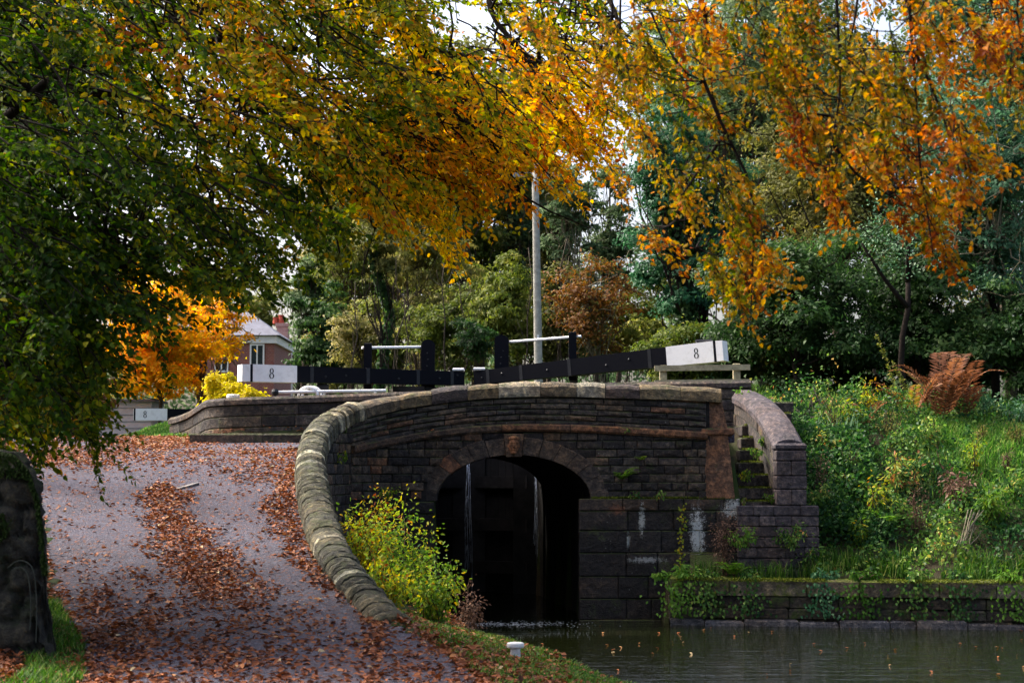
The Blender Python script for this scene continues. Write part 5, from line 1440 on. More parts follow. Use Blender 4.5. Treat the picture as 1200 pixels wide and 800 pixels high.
def add_branchlets(lst, n, pxr, pyf, Yr, dirf, Lr, tintf, dn=1.):
    for _ in range(n):
        px = rng.uniform(*pxr); py = pyf(px)
        Yv = rng.uniform(*Yr); s = P(px, py, Yv)
        d = unit(np.array(dirf()) + rng.normal(0, .22, 3)); Lb = rng.uniform(*Lr)
        lst.append((s - d * Lb * .55, d, Lb, tintf(px, py), dn))
dR = lambda: (.8, -.15, -.5)
# dark left mass, several layers deep
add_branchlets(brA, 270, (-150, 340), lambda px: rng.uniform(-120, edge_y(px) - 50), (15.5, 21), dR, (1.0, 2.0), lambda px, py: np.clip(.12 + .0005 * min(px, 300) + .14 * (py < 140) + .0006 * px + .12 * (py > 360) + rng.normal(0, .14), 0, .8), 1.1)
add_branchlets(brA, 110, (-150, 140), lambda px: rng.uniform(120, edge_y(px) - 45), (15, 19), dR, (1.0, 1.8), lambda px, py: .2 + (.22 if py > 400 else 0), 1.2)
# fringe along the lower edge
add_branchlets(brA, 46, (-20, 350), lambda px: edge_y(px) - rng.uniform(10, 60), (15.5, 18.5), dR, (.7, 1.3), lambda px, py: .35, .8)
# middle: green going gold
add_branchlets(brA, 80, (300, 470), lambda px: rng.uniform(-100, edge_y(px) - 110), (16.5, 21), dR, (.9, 1.7), lambda px, py: np.clip(.45 + .0006 * (px - 300) + rng.normal(0, .12), 0, 1), .8)
# golden heart
brG = []
add_branchlets(brG, 100, (400, 700), lambda px: rng.uniform(max(40, 110 - .2 * abs(px - 560)), edge_y(px) - 100), (18, 22), lambda: (.7, -.2, -.45), (.8, 1.6), lambda px, py: np.clip(.52 + rng.normal(0, .13) + .0005 * (px - 500), .2, .95), .85)
add_branchlets(brG, 105, (400, 790), lambda px: rng.uniform(-110, 110), (17, 22), lambda: (.7, -.1, -.4), (.9, 1.7), lambda px, py: np.clip(.34 + rng.normal(0, .2), .05, .85), .85)
add_branchlets(brG, 20, (340, 520), lambda px: edge_y(px) - rng.uniform(80, 130), (17.5, 20), lambda: (.6, -.2, -.6), (.7, 1.3), lambda px, py: .5, .7)
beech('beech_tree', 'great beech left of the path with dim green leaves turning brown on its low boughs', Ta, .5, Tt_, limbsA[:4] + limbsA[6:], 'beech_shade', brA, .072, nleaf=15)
Tg = np.array([-9.5, 25.5, 3.6])
limbsG = [([Tg + [.3, 0, 7.], P(100, -130, 24), P(330, -120, 23), P(420, -60, 21.5), P(470, 20, 20), P(500, 110, 20), P(560, 190, 20)], .16, .012)] + limbsA[3:6] + [
 ([P(420, -60, 21.5), P(560, -100, 21), P(690, -30, 20.5), P(735, 40, 20), P(760, 120, 19.8)], .08, .01),
 ([P(500, 110, 20), P(470, 200, 19.6), P(440, 270, 19.4), P(430, 310, 19.2)], .03, .008),
 ([P(560, 190, 20), P(620, 230, 19.8), P(690, 270, 19.6)], .02, .006)]
beech('beech_tree', 'beech with glowing golden orange leaves arching over the lock', Tg, .42, Tg + np.array([.4, .2, 11.]), limbsG, 'beech_gold', brG, .072)
# --- beech B: nearer tree, hanging sprays at the right
Tb = np.array([-6.6, 9.0, .9]); Yb = 12.5
hang = [
 [(800, -60), (812, 0), (822, 60), (824, 92), (845, 130), (852, 200), (846, 260)], [(824, 92), (868, 175), (880, 230), (872, 300), (866, 380)], [(980, -60), (981, 0), (982, 60), (976, 130), (969, 165), (968, 200)],
 [(969, 165), (990, 180), (1006, 206), (1040, 225)], [(1010, -50), (1006, 10), (990, 50), (1000, 90)], [(1060, -60), (1063, 60), (1070, 150), (1076, 222), (1092, 300)], [(1066, 60), (1100, 130), (1120, 200)],
 [(716, -60), (720, 20), (712, 90), (716, 130)], [(905, -60), (906, 60), (893, 80)], [(905, 0), (930, 70), (945, 130)], [(1130, -70), (1150, -10), (1165, 40)], [(765, -60), (760, 20), (790, 60), (800, 110)], [(880, -60), (870, 20), (856, 60)],
 [(1200, -60), (1180, 0), (1190, 60)], [(852, 130), (815, 190), (780, 250), (800, 290)],
]
limbsB = [([Tb + [.3, 0, 6.4], (-3, 10.5, 8.4), (0, 12, 8.6), (2.2, 12.6, 8.2), (4.2, 12.8, 7.6)], .14, .04), ([(0, 12, 8.6), (1.2, 11.8, 7.9), (2., 11.6, 7.4)], .05, .02), ([(2.2, 12.6, 8.2), (3.2, 12.2, 7.4), (4., 12., 6.6)], .05, .015)]
hangY = {}
for i, h in enumerate(hang):
    Yh = Yb + [0, -.2, -.6, -.6, -.3, -.9, -.9, .8, .3, .4, -.8, .7, .2, -1.2, .2][i]
    limbsB.append(([P(px, py, Yh) for px, py in h], .014, .004))
brB = []
def spray(px, py, Y, n, spread, dirf, Lr, t, dn=.8):
    for _ in range(n):
        s = P(px + rng.normal(0, spread[0]), py + rng.normal(0, spread[1]), Y + rng.normal(0, .5)); d = unit(np.array(dirf) + rng.normal(0, .25, 3)); Lb = rng.uniform(*Lr)
        brB.append((s - d * Lb * .5, d, Lb, np.clip(t + rng.normal(0, .17), 0, 1), dn))
dn_ = (.45, -.1, -.8)
for (px, py, n, sp, t) in [(760, 30, 4, (22, 40), .5), (815, 40, 5, (25, 40), .6), (830, 95, 3, (20, 25), .62), (880, 20, 6, (35, 30), .42), (905, 70, 5, (22, 35), .45), (925, 130, 3, (14, 22), .55), (935, 165, 1, (6, 10), .8),
                           (970, 30, 5, (25, 40), .35), (985, 110, 4, (18, 30), .4), (990, 170, 3, (22, 18), .55), (1000, 205, 3, (22, 16), .66), (975, 230, 1, (5, 8), .72),
                           (1040, 40, 6, (28, 40), .62), (1060, 110, 6, (26, 30), .55), (1075, 180, 6, (20, 30), .62), (1090, 240, 4, (12, 26), .68), (1095, 290, 1, (5, 8), .75),
                           (1110, 70, 5, (20, 32), .68), (1120, 150, 4, (16, 28), .6), (1150, 30, 5, (24, 26), .74), (1175, 60, 3, (16, 16), .76), (1190, 20, 3, (20, 20), .76), (1120, 230, 1, (8, 10), .62),
                           (850, 190, 2, (12, 24), .4), (862, 240, 3, (12, 26), .45), (872, 285, 4, (12, 24), .62), (880, 315, 2, (10, 12), .68), (866, 352, 1, (5, 6), .74), (850, 310, 1, (6, 10), .5),
                           (790, 250, 2, (16, 24), .5), (780, 290, 1, (10, 12), .55), (820, 300, 1, (10, 8), .42), (730, 60, 3, (18, 40), .55), (745, 140, 2, (14, 24), .62), (800, 170, 2, (14, 20), .45), (700, 40, 3, (25, 30), .5), (640, 20, 3, (30, 30), .45)]:
    Yh = Yb - (px - 850) * .0025
    spray(px, py - 12, Yh, int(math.ceil(n * 1.5)), (sp[0] * 1.1, sp[1] * 1.1), dn_, (.25, .55), min(.9, t - .03), .5)
beech('beech_tree', 'nearer beech with bare hanging twigs and orange leaf sprays over the water', Tb, .4, Tb + np.array([.4, .3, 9.]), limbsB, 'beech_rust', brB, .05, ntw=20, nleaf=8, tw_r=.0025, br_r=.4, rnd=.6, twl=(.1, .3))

# ================================================================== PLANTS ON THE BANKS
def onbank(x, Y): return terrain(x, Y)
def scatter_leaves(lv, x, Y, h, size, tint, up=.5, wr=.6, z=None):
    n = len(x); zz = terrain(x, Y) if z is None else z
    pos = np.stack([x, Y, zz + h], 1); nr = unit(rdir(n) * .9 + np.array([0, -.35, up])); ax = np.cross(nr, rdir(n)) + [0, 0, -.3]
    lv.add(pos, ax, nr, size, size * wr, tint)
# undergrowth: leaf cover over the right bank
lv = Leaves(); n = 56000
x = rng.uniform(4.5, 13.5, n); dd = 6.3 * rng.random(n) ** .85 + .15; Y = yright(x) + dd
hump = np.clip(.25 + .32 * vnoise(np.stack([x, Y, 0 * x], 1), .42), .0, 1.0)
grassy = smooth(6.9, 8.0, x) * smooth(2.2, 3.2, dd) * (1 - smooth(5., 5.8, dd))
ok = (rng.random(n) > grassy * .92) & (rng.random(n) < .45 + .55 * (dd > .7)) & ~((x < 5.0) & (dd < 1.5) & (rng.random(n) < .5)) & (x > 4.85 - .0 * dd)
x, Y, hump = x[ok], Y[ok], hump[ok]; n = len(x)
pos2 = np.stack([x, Y, 0 * x], 1)
scatter_leaves(lv, x, Y, hump * rng.random(n) ** .6 + .03, rng.uniform(.04, .1, n), np.clip(.36 + .2 * vnoise(pos2, .8) + rng.normal(0, .17, n), 0, 1))
o = lv.build('undergrowth', M['herb']); tag(o, 'tangled green undergrowth of ivy, nettles and bramble covering the right bank', 'undergrowth', kind='stuff')
# ivy sheet beside the curved wall
lv = Leaves(); n = 7000; x = rng.uniform(4.75, 6.3, n); Y = 28.1 + 2.8 * rng.random(n); ok = x > 4.85 + (0) * Y; x, Y = x[ok], Y[ok]; n = len(x)
scatter_leaves(lv, x, Y, .1 + .5 * rng.random(n) * (1 - .5 * smooth(5.2, 6.2, x)), rng.uniform(.05, .1, n), rng.uniform(0, .55, n), .3, .8)
o = lv.build('ivy', M['herb']); tag(o, 'dark green ivy mound against the right side of the curved wall', 'ivy', kind='stuff')

def grass(name, label, x, Y, hmin, hmax, mat, z=None, wid=.006, cat='grass'):
    n = len(x); zz = terrain(x, Y) if z is None else z
    h = rng.uniform(hmin, hmax, n); az = rng.uniform(0, 6.28, n); bend = rng.uniform(.15, .8, n) * h
    b0 = np.stack([x, Y, zz - .01], 1); sd = np.stack([np.cos(az + 1.57), np.sin(az + 1.57), 0 * az], 1) * (wid * rng.uniform(.6, 1.4, n))[:, None]
    dr = np.stack([np.cos(az), np.sin(az), 0 * az], 1)
    m1 = b0 + dr * (bend * .3)[:, None] + np.array([0, 0, 1]) * (h * .6)[:, None]; tp = b0 + dr * bend[:, None] + np.array([0, 0, 1]) * (h * .92)[:, None]
    v = np.stack([b0 - sd, b0 + sd, m1 + sd * .8, m1 - sd * .8, tp + sd * .1, tp - sd * .1], 1).reshape(-1, 3)
    b = np.arange(n)[:, None] * 6; q = np.concatenate([b + [[0, 1, 2, 3]], b + [[3, 2, 4, 5]]], 0)
    t = rng.random(n); o = np_mesh(name, v, q, np.concatenate([t, t]), M[mat]); tag(o, label, cat, kind='stuff'); return o
# towpath grass by the water
n = 60000; Y = rng.uniform(12.3, 21.5, n); u = rng.random(n); xe = xedge(Y); xr_ = xpr(Y)
x = xr_ + (xe - xr_) * u; pxv = 600 + F * x / Y
keep = (np.hypot(x - b0[0], (Y - b0[1]) * .35) > .16) & (u > .05) & (rng.random(n) < np.clip((vnoise(np.stack([x, Y, 0 * x], 1), .35) + .9), .1, 1) * np.clip(.35 + u * 1.2, 0, 1))
grass('grass', 'short green grass along the water edge by the mooring bollard', x[keep], Y[keep], .03, .1, 'grassm')
# verge at left wall foot
n = 7000; Y = rng.uniform(12.5, 17.8, n); x = xpl(Y) - rng.uniform(-.18, .3, n) * np.clip((18.2 - Y) / 2, 0, 1)
grass('grass', 'grass strip at the foot of the dark left wall', x, Y, .04, .14, 'grassm')
# mound by the path crest
n = 26000; Y = rng.uniform(33, 44, n); x = xpr(Y) + rng.uniform(-.2, 5, n); z_ = terrain(x, Y)
grass('grass', 'bright mown grass between the path crest and the rear parapet', x, Y, .05, .13, 'grassbright', wid=.012)
n = 15000; Y = rng.uniform(34, 60, n); x = rng.uniform(-2, 12, n); grass('grass', 'grass on the lockside behind the parapets', x, Y, .08, .25, 'grassbright', wid=.015)
# right bank top
n = 44000; x = rng.uniform(6.8, 14, n); dd = rng.uniform(1.9, 5.8, n); Y = yright(x) + dd; g_ = smooth(6.8, 7.9, x) * smooth(1.9, 3.0, dd)
keep = rng.random(n) < g_; grass('grass', 'bright rough grass on the sunny slope at the right', x[keep], Y[keep], .08, .24, 'grassbright', wid=.008)
n = 9000; x = rng.uniform(2.9, 13, n); Y = yright(x) + rng.uniform(.08, 1.0, n); keep = (vnoise(np.stack([x, Y, 0 * x], 1), .4) > -.25) & ~((Y > 27.85) & (x < 3.7))
grass('grass', 'long grass and weeds on top of the low canal wall', x[keep], Y[keep], .1, .36, 'grassm', wid=.007)

def bush(name, label, cat, c, r, n, size, mat, group=None, nstem=9, tint=.45, sd=.16, wr=.5, stem='stem', flat=1., upright=0.):
    """leafy plant: stems from the base, leaves set along and around them"""
    root = empty(name, c, label, cat, group); sb = MB(); lv = Leaves(); c = np.array(c, float)
    ends = []
    for k in range(nstem):
        d = rdir(1)[0]; d[2] = abs(d[2]) + .5 + upright; d = unit(d); e = c + d * np.array([r[0], r[1], r[2]]) * rng.uniform(.65, 1.1)
        q = wander(c + rng.normal(0, .05, 3) * [1, 1, 0], e, 5, .05); q = [p_ - np.array([0, 0, .1 * r[2] * (i / 5) ** 3]) for i, p_ in enumerate(q)]
        sb.tube(q, [.008 * (1 - .12 * i) for i in range(6)], 5, caps=False); ends.append(np.array(q))
    sb.build('stems', M[stem], root)
    per = n // nstem
    for q in ends:
        u = rng.random(per) ** .65 * 5; pp = np.stack([np.interp(u, range(6), q[:, i]) for i in range(3)], 1)
        off = rdir(per) * rng.uniform(.02, .22, (per, 1)) * max(r) * (.5 + .5 * u[:, None] / 5)
        nr = unit(rdir(per) * .7 + [0, -.3, .6]); ax = unit(off + [0, 0, -.05]) + rdir(per) * .4
        L = size * rng.uniform(.6, 1.35, per); lv.add(pp + off, ax, nr, L, L * wr, np.clip(tint + rng.normal(0, .1) + rng.normal(0, sd, per), 0, 1))
    lv.build('leaves', M[mat], root, True, .15); return root
def gpos(px, py, Y, dz=-.05):
    p = P(px, py, Y); p[2] = float(terrain(p[0], Y)) + dz; return p
# shrub left of the arch (three arching plants)
for (px, Y, r, n, t, lab) in ((425, 22.0, (.5, .6, 1.35), 1300, .66, 'yellow and green leaved shrub against the coping, left of the arch'), (478, 22.4, (.8, .7, 1.45), 1900, .42, 'lime green shrub leaning over the water in front of the arch'),
                              (440, 24.8, (.5, .6, 1.5), 1300, .76, 'tall shrub with golden and reddish leaves at the inner corner of the curved parapet'), (508, 21.3, (.65, .5, 1.0), 1500, .45, 'low yellow green shrub at the water edge below the parapet'),
                              (452, 20.3, (.5, .45, .85), 1300, .62, 'loose yellowing shrub nearest the end of the curved coping')):
    q = gpos(px, 700, Y); bush('shrub', lab, 'shrub', q, r, n, .055, 'shrub', 'shrubs beside the arch', 16, t, upright=.35)
q = gpos(553, 730, 20.6); bush('dry_dock', 'dry brown seeding dock stalks at the water edge by the shrubs', 'plant', q, (.32, .25, .85), 700, .035, 'dry', None, 6, .5, upright=.6)
# fern fronds
def fern(name, label, c, nfr, L, mat, group=None, tint=.5, up=.7, cat='fern', npin=15, fan=None, pw=.06, pl=.27):
    root = empty(name, c, label, cat, group); lv = Leaves(); sb = MB(); c = np.array(c, float)
    for k in range(nfr):
        az = rng.uniform(0, 6.28) if fan is None else rng.uniform(*fan); d = np.array([math.cos(az), math.sin(az), 0]); Lk = L * rng.uniform(.65, 1.15); u_ = up * rng.uniform(.75, 1.25)
        ts = np.linspace(0, 1, 9); q = np.stack([c + d * Lk * (t * .85) + np.array([0, 0, Lk * (u_ * t * 1.3 - u_ * .75 * t * t)]) for t in ts]); sb.tube(list(q), [.006 * (1 - .09 * i) for i in range(9)], 4, caps=False)
        tn = unit(np.gradient(q, axis=0)); s_ = unit(np.cross(tn, [0, 0, 1.])); tk = rng.normal(tint, .14)
        for sg in (-1, 1):
            uu = np.linspace(.14, .99, npin); pp = np.stack([np.interp(uu, ts, q[:, i]) for i in range(3)], 1); tt = np.stack([np.interp(uu, ts, tn[:, i]) for i in range(3)], 1); ss_ = np.stack([np.interp(uu, ts, s_[:, i]) for i in range(3)], 1)
            Lp = Lk * pl * np.sin(np.clip(uu * 1.05 + .1, 0, 1) * math.pi * .93) ** .8 + .01
            lv.add(pp, tt * .45 + ss_ * sg + rng.normal(0, .08, (npin, 3)), np.cross(ss_, tt) + rng.normal(0, .25, (npin, 3)), Lp, np.maximum(Lk * pw, Lp * .22), np.clip(tk + rng.normal(0, .1, npin), 0, 1))
    sb.build('stalks', M['stem'], root); lv.build('fronds', M[mat], root, False, .12); return root
fern('wall_fern', 'bright green fern growing out of the spandrel wall right of the arch', [P(729, 563, 28.0)[0], 28.02, P(729, 563, 28.0)[2]], 9, .34, 'fernm', None, .5, .8, fan=(3.4, 6.0))
fern('wall_fern', 'small pale weed on the wall just right of the bright fern', [P(752, 540, 28.0)[0], 28.02, P(752, 540, 28)[2]], 4, .2, 'fernm', None, .8, .8, fan=(3.4, 6.0))
# weeds on ledges, steps and corners
k = 0
for (px, py, Y, r, n, mat_, lab) in ((745, 582, 27.86, .14, 60, 'herb', 'small weed on the mossy ledge between fern and reddish pier'), (775, 583, 27.86, .16, 70, 'herb', 'trailing weed on the ledge just left of the reddish pier'),
        (896, 520, 28.9, .2, 110, 'herb', 'leafy weed tuft high on the stone steps'), (875, 562, 28.4, .22, 120, 'shrub', 'yellowing weed on the middle of the stone steps'), (905, 588, 28.1, .2, 120, 'fernm', 'green weed at the bottom right of the stone steps'), (866, 590, 28.05, .16, 80, 'herb', 'pale leafed weed at the foot of the reddish pier'),
        (868, 470, 30.4, .3, 160, 'fernm', 'bright green tuft at the top of the stone steps'), (404, 505, 26.8, .16, 70, 'shrub', 'weed rooted in the curved parapet corner below the coping'), (398, 540, 26.4, .2, 90, 'shrub', 'yellow weed climbing the corner of the curved parapet'), (455, 585, 26.9, .25, 130, 'shrub', 'golden weed on the ledge left of the arch'),
        (735, 505, 28.0, .08, 30, 'herb', 'tiny weed growing in the parapet above the fern')):
    q = P(px, py, Y); bush('wall_weed', lab, 'weed', q, (r, r * .6, r), n, .05, mat_, 'weeds on the stonework', 5, .5)
# dry brown plant by the pier and creeper
q = P(850, 690, 27.6); q[2] = .75; bush('dry_dock', 'brown dry seed head plant standing against the dark wall below the reddish pier', 'plant', q, (.35, .2, 1.15), 900, .035, 'dry', None, 9, .45, upright=.8)
rt = empty('creeper', P(797, 640, 27.8), 'thin yellow leaved creeper hanging down the dark wall left of the white lichen', 'creeper'); mb = MB(); pts = wander(P(798, 590, 27.84), P(797, 690, 27.8), 8, .02); mb.tube(pts, .006, 4); mb.build('stem', M['stem'], rt)
n = 110; u = rng.random(n) * 8; pp = np.stack([np.interp(u, range(9), [q[i] for q in pts]) for i in range(3)], 1); lv = Leaves(); lv.add(pp + rng.normal(0, .04, (n, 3)) * [1, .3, 1] - [0, .03, 0], rdir(n) + [0, 0, -.5], rdir(n) * .4 + [0, -1, .2], .05, .04, rng.uniform(.5, .9, n)); lv.build('leaves', M['shrub'], rt)
# plants hanging over the low canal wall
for (px, r, n, mat_, t, lab) in ((800, .4, 420, 'fernm', .5, 'bright green ferny plant at the left end of the low canal wall'), (832, .3, 260, 'herb', .55, 'leafy plant hanging over the canal wall beside the ferny one'), (880, .28, 220, 'herb', .4, 'green plant on the canal wall below the curved wall pier'),
        (965, .3, 260, 'blue_green', .7, 'bluish bramble spray hanging down the canal wall to the water'), (1008, .34, 300, 'grassm', .5, 'grassy tuft drooping over the middle of the canal wall'), (1070, .36, 280, 'herb', .5, 'bramble trailing over the canal wall below the tall stalks'), (1120, .3, 220, 'herb', .3, 'dark leafed trailing plant on the canal wall'), (1180, .34, 260, 'fernm', .35, 'leafy plant on the canal wall at the right edge')):
    x_ = P(px, 700, 26.9)[0]; q = np.array([x_, ywr(x_) + .05, .72]); rt = bush('trailing_plant', lab, 'plant', q, (r * 1.2, r * .7, r * .6), n, .07, mat_, 'plants along the canal wall', 7, t)
    lv = Leaves(); m_ = n // 2; u = rng.random(m_); pp = np.stack([x_ + rng.normal(0, r * .5, m_), ywr(x_) - .06 - .1 * rng.random(m_), .7 - u * .55], 1); lv.add(pp, rdir(m_) * .5 + [0, -.2, -.8], rdir(m_) * .5 + [0, -1, .4], .065, .045, np.clip(rng.normal(t, .15, m_), 0, 1)); lv.build('trailing_leaves', M[mat_], rt)
for (px, py, Y, L) in ((800, 690, 27.2, .5), (815, 685, 27.3, .4), (1040, 640, 28.5, .5), (860, 668, 27.5, .45)):
    fern('bank_fern', {800: 'yellow green fern drooping at the left end of the low canal wall', 815: 'fern just behind the left end of the low canal wall', 1040: 'fern among the nettles on the bank', 860: 'fern at the foot of the curved wall'}[px], gpos(px, py, Y, .02), 9, L, 'fernm', 'ferns on the bank', .5, .75)
# tall herbs on the bank
HL = ['tall pale leaved nettle clump in the middle of the bank', 'dark leafy clump beside the curved wall pier', 'yellowing nettle clump near the bank foot', 'leafy green clump below the bracken', 'mixed brown and green clump above the long stalks', 'lime green tall herb right of the brown clump', 'round leafy clump at the right edge of the bank', 'green nettle clump low by the canal wall', 'pale herb clump above the ivy mound', 'green bush beside the bracken at the bank top', 'green leafy bush at the right edge above the grass', 'pale green weeds at the top of the curved wall', 'yellow tinted clump at the bank crest', 'dim green clump under the dark trees']
HP = [(1060, 29.2, .9, 500, 'herb', .75), (985, 28.6, .7, 420, 'herb', .2), (1010, 28.2, .6, 380, 'shrub', .45), (1090, 30.4, .7, 420, 'herb', .6), (1120, 28.7, .8, 450, 'dry', .5), (1165, 28.2, .8, 480, 'shrub', .3), (1195, 28.8, .7, 420, 'herb', .6), (940, 27.9, .6, 400, 'herb', .55), (965, 30.2, .7, 420, 'herb', .8), (1160, 32.5, .8, 480, 'blue_green', .75), (1200, 31.5, .7, 420, 'ivy_pale', .5), (905, 31.6, .7, 420, 'herb', .75), (1000, 31.5, .7, 420, 'shrub', .5), (960, 33, .9, 480, 'herb', .4)]
for (px, Y, r, n, mat_, t), lab in zip(HP, HL):
    q = gpos(px, 600, Y); bush('herb_clump', lab, 'plant', q, (r * .6, r * .5, r), n, .085, mat_, 'leafy clumps on the right bank', 10, t, upright=.4, wr=.42)
WL = {}
spots = [(960, 29.0), (1000, 29.6), (1030, 28.6), (1045, 30.6), (1075, 28.3), (1100, 29.4), (1140, 29.6), (1150, 30.6), (1180, 29.6), (975, 31.2), (1020, 32.2), (1190, 30.4)]
names_ = ['straggly weed nearest the curved wall coping', 'straggly weed above the dark leafy clump', 'dry brown weed at the lower middle of the bank', 'straggly seeding weed at the middle top of the bank', 'ragged weed just above the canal wall grass', 'tall straggly weed left of the brown clump', 'ragged weed on the slope right of the brown clump', 'dry seeding weed in the bright grass', 'straggly weed at the right of the slope', 'ragged weed under the bramble tangle', 'straggly weed beside the willowherb', 'dry weed at the right edge in the grass']
for k_, ((px, Y), lab) in enumerate(zip(spots, names_)):
    q = gpos(px, 600, Y); r = rng.uniform(.7, 1.1) * (.6 if px >= 1150 else 1); mt = ('dry', 'herb', 'shrub', 'olive')[k_ % 4]
    bush('straggly_weed', lab, 'weed', q, (r * .5, r * .4, r), 260, (.04, .06, .07, .05)[k_ % 4], mt, 'straggly weeds on the bank', 12, rng.uniform(.35, .75), upright=1.0, wr=.4)
# bare bramble tangle and rusty bracken at the bank top
rt = empty('bramble', gpos(950, 470, 32.4), 'tangle of bare purplish bramble stems at the top of the bank', 'bramble'); mb = MB(); c = gpos(950, 470, 32.4)
for k in range(70):
    a = c + np.array([rng.normal(0, .5), rng.normal(0, .3), 0]); d = unit(rng.normal(0, 1, 3) + [0, 0, .9]); e = a + d * rng.uniform(.5, 1.2); mb.tube([p_ - np.array([0, 0, .35 * (i / 5) ** 2]) for i, p_ in enumerate(wander(a, e, 5, .06))], [.011 - .0014 * i for i in range(6)], 4, caps=False)
M['bramblestem'] = simple_mat('purplish bramble stem', (.085, .06, .065), .8); mb.build('stems', M['bramblestem'], rt)
n = 260; lv = Leaves(); lv.add(c + rng.normal(0, .45, (n, 3)) * [1.2, .6, .8] + [0, 0, .5], rdir(n), rdir(n) + [0, 0, .6], .07, .05, rng.random(n)); lv.build('leaves', M['herb'], rt)
for (px, py, Y, n, L, t, lab) in ((1105, 470, 31.9, 16, 1.15, .42, 'large rusty orange bracken clump at the top of the bank'), (1068, 468, 31.7, 9, .9, .62, 'yellowing bracken clump left of the large rusty one'), (1130, 470, 32.1, 10, .95, .28, 'dark rust bracken clump at the right of the large one'), (1015, 478, 31.4, 8, .55, .55, 'low orange bracken spray by the bramble tangle')):
    fern('bracken', lab, gpos(px, py, Y), n, L, 'bracken', 'bracken at the bank top', t, 1.75, 'bracken', 26, None, .02, .19)
rt = empty('willowherb', gpos(1040, 450, 33), 'tall green leafy stem leaning up left of the bracken', 'plant'); mb = MB(); lv = Leaves()
for (dx, h) in ((0, 1.6), (.3, 1.1)):
    a = gpos(1060, 450, 32.8) + [dx, 0, 0]; e = a + np.array([-.55, -.1, h]); pts = wander(a, e, 6, .02); mb.tube(pts, [.01 - .001 * k for k in range(7)], 4); m_ = 170; u = rng.random(m_) * 6; pp = np.stack([np.interp(u, range(7), [q[i] for q in pts]) for i in range(3)], 1); lv.add(pp, rdir(m_) + [0, 0, .2], rdir(m_) * .6 + [0, -.3, .6], .13 - .012 * u, .03, rng.random(m_))
mb.build('stems', M['greenstem'], rt); lv.build('leaves', M['yellow_green'], rt)
# iris like blades and pale stalks
rt = empty('iris_clump', gpos(985, 470, 31.0), 'tuft of upright blue green sword leaves at the bank top', 'plant'); c = gpos(985, 470, 31.0); lv = Leaves(); m_ = 22; lv.add(c + rng.normal(0, .14, (m_, 3)) * [1.5, 1, 0], np.c_[rng.normal(0, .3, (m_, 2)), np.ones(m_)], np.c_[rng.normal(0, .3, m_), -np.ones(m_), np.zeros(m_)], rng.uniform(.4, .7, m_), .03, rng.uniform(.6, 1, m_)); lv.build('leaves', M['ivy_pale'], rt)
rt = empty('dry_stalks', gpos(1130, 650, 27.9), 'bundle of leaning pale dead stalks low on the right bank', 'plant'); mb = MB()
for k in range(11):
    a = gpos(1108 + rng.uniform(0, 26), 665, 27.6); e = P(1140 + rng.uniform(-6, 14), 610 + rng.uniform(-14, 14), 28.0); mb.tube(wander(a, e, 4, .03), .009, 4)
mb.build('stalks', M['barkpale'], rt)
for (px, py, Y, r, n, mt, lab) in ((872, 640, 27.6, .35, 260, 'fernm', 'fresh green weed at the foot of the stone block wall below the steps'), (930, 640, 27.7, .5, 380, 'herb', 'leafy weed hiding the foot of the curved wall end pier'), (950, 590, 28.2, .5, 380, 'herb', 'ivy like clump climbing the right edge of the end pier'), (885, 535, 28.7, .2, 120, 'herb', 'green weed on the left of the steps halfway up'), (912, 545, 28.7, .22, 130, 'shrub', 'yellow green weed against the curved wall on the steps')):
    q = P(px, py, Y); q[2] = max(q[2], .75); bush('wall_weed', lab, 'weed', q, (r, r * .6, r), n, .055, mt, 'weeds on the stonework', 7, .5)
# moss cushions on ledges
def moss(name, label, fx, n):
    x, y, z = fx(n); lv = Leaves(); lv.add(np.stack([x, y, z], 1), rdir(n) + [0, 0, .4], rdir(n) + [0, -.4, .5], .03, .018, np.clip(rng.normal(.5, .2, n), 0, 1)); o = lv.build(name, M['mossm']); tag(o, label, 'moss', kind='stuff')
M['mossm'] = leaf_mat('moss tufts', [(0, (.05, .075, .01)), (.6, (.12, .15, .015)), (1, (.2, .2, .03))], .2, .8, .1)
def fx1(n):
    x = rng.uniform(2.6, 12, n); x = x[(vnoise(np.stack([x, 0 * x, 0 * x], 1), .6) > -.2)]; x = np.resize(x, n); return x, yright(x) - .02 + rng.normal(0, .06, n), np.full(n, .745) - .05 * rng.random(n)
moss('moss', 'yellow green moss along the top edge of the low canal wall', fx1, 7000)
def fx2(n):
    x = rng.uniform(1.3, 3.6, n); return x, FY - .07 + rng.normal(0, .02, n), 1.985 + .01 * rng.random(n)
moss('moss', 'moss and small leaves on the ledge right of the arch', fx2, 1400)
def fx3(n):
    i = rng.integers(0, 8, n); u = rng.random(n); return 3.7 + .06 * i + u * (.66 + .02 * i), 28.1 + .29 * i + rng.uniform(-.01, .06, n), 1.72 + .215 * (i + 1) + .006 * rng.random(n)
moss('moss', 'moss along the edges of the stone steps', fx3, 2600)

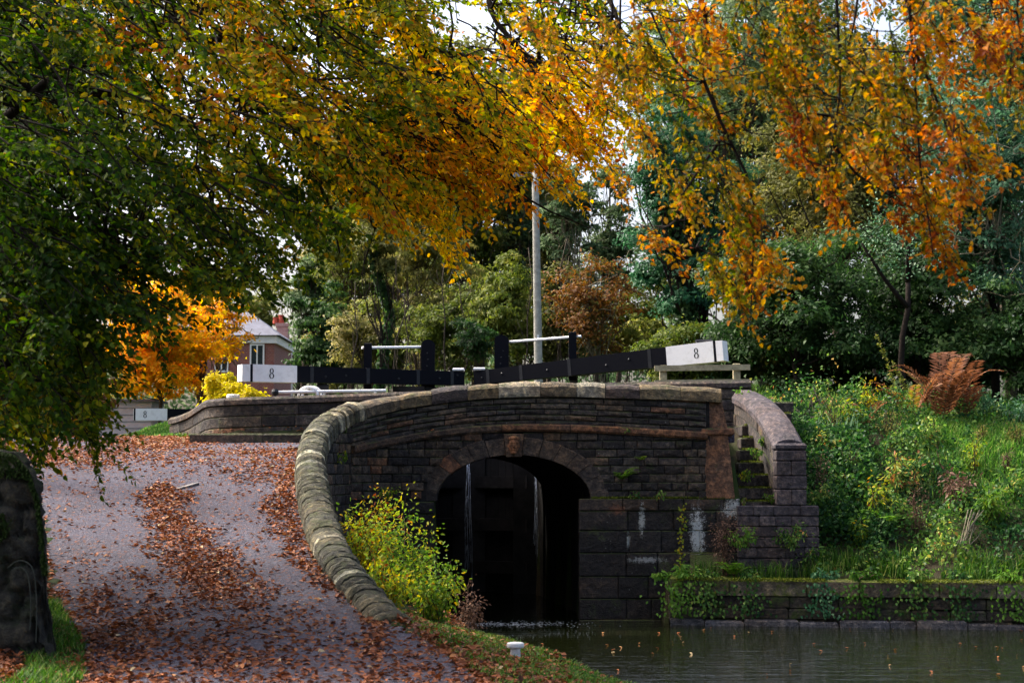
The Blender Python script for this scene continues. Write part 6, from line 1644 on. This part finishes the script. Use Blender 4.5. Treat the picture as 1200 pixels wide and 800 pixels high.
# ================================================================== LIGHT, WORLD, CAMERA
SUN_EL, SUN_AZ = 50, 152          # azimuth measured from +x toward +y (direction TO the sun)
el, az = math.radians(SUN_EL), math.radians(SUN_AZ)
sd_ = Vector((math.cos(el) * math.cos(az), math.cos(el) * math.sin(az), math.sin(el)))
ld = bpy.data.lights.new('sun', 'SUN'); ld.energy = SUN_E; ld.angle = math.radians(SUN_ANGLE); ld.color = (1, .95, .87)
lo = bpy.data.objects.new('sun', ld); COL.objects.link(lo); lo.location = (0, 0, 40); lo.rotation_euler = (-sd_).to_track_quat('-Z', 'Y').to_euler()
w = bpy.data.worlds.new('World'); SC.world = w; w.use_nodes = True; nt = w.node_tree
for n_ in list(nt.nodes): nt.nodes.remove(n_)
o = nt.nodes.new('ShaderNodeOutputWorld'); bg = nt.nodes.new('ShaderNodeBackground'); sk = nt.nodes.new('ShaderNodeTexSky'); sk.sky_type = 'NISHITA'; sk.sun_disc = False
sk.sun_elevation = el; sk.sun_rotation = math.pi / 2 - az; sk.air_density = .8; sk.dust_density = 8.0; sk.ozone_density = .9; sk.altitude = 0
bg.inputs[1].default_value = SKY_S; nt.links.new(sk.outputs[0], bg.inputs[0]); nt.links.new(bg.outputs[0], o.inputs[0])
cam = bpy.data.cameras.new('camera'); co = bpy.data.objects.new('camera', cam); COL.objects.link(co); SC.camera = co
co.location = (0, 0, EYE); co.rotation_euler = (math.pi / 2 + PITCH, 0, 0); cam.sensor_width = 36; cam.lens = 60; cam.clip_start = .1; cam.clip_end = 1000
cam.dof.use_dof = True; cam.dof.focus_distance = 28; cam.dof.aperture_fstop = 3.2
SC.view_settings.view_transform = 'Standard'; SC.view_settings.look = 'None'; SC.view_settings.exposure = EXPO; SC.view_settings.gamma = 1
SC.cycles.use_denoising = True
SC.cycles.max_bounces = 8; SC.cycles.transparent_max_bounces = 8; SC.cycles.transmission_bounces = 4; SC.cycles.caustics_reflective = False; SC.cycles.caustics_refractive = False
SC.cycles.sample_clamp_indirect = 6

# moss tufts and hanging grass on the dark left wall
n = 9000; u = rng.random(n); x = -3.95 - .0 * u - 1.4 * rng.random(n) ** 1.3; z = .9 + 1.75 * rng.random(n); fr = vnoise(np.stack([x, 0 * x, z], 1), .3) > .15
x, z = x[fr], z[fr]; zt = np.interp(-x, [3.9, 4.03, 4.12, 4.24, 4.6, 6], [1.2, 2.2, 2.45, 2.58, 2.67, 2.74]); z = np.minimum(z, zt); n = len(x)
lv = Leaves(); lv.add(np.stack([x, np.full(n, 14.57) - .03 * rng.random(n), z], 1), rdir(n) * .6 + [0, -.3, -.8], rdir(n) * .6 + [0, -1, .3], .05, .02, rng.random(n) * .5)
M['darkmossleaf'] = leaf_mat('dark moss tufts', [(0, (.01, .02, .005)), (.6, (.03, .05, .01)), (1, (.06, .09, .02))], .2, .8, .05)
o = lv.build('moss', M['darkmossleaf']); tag(o, 'dark moss tufts growing over the face of the left wall', 'moss', kind='stuff')
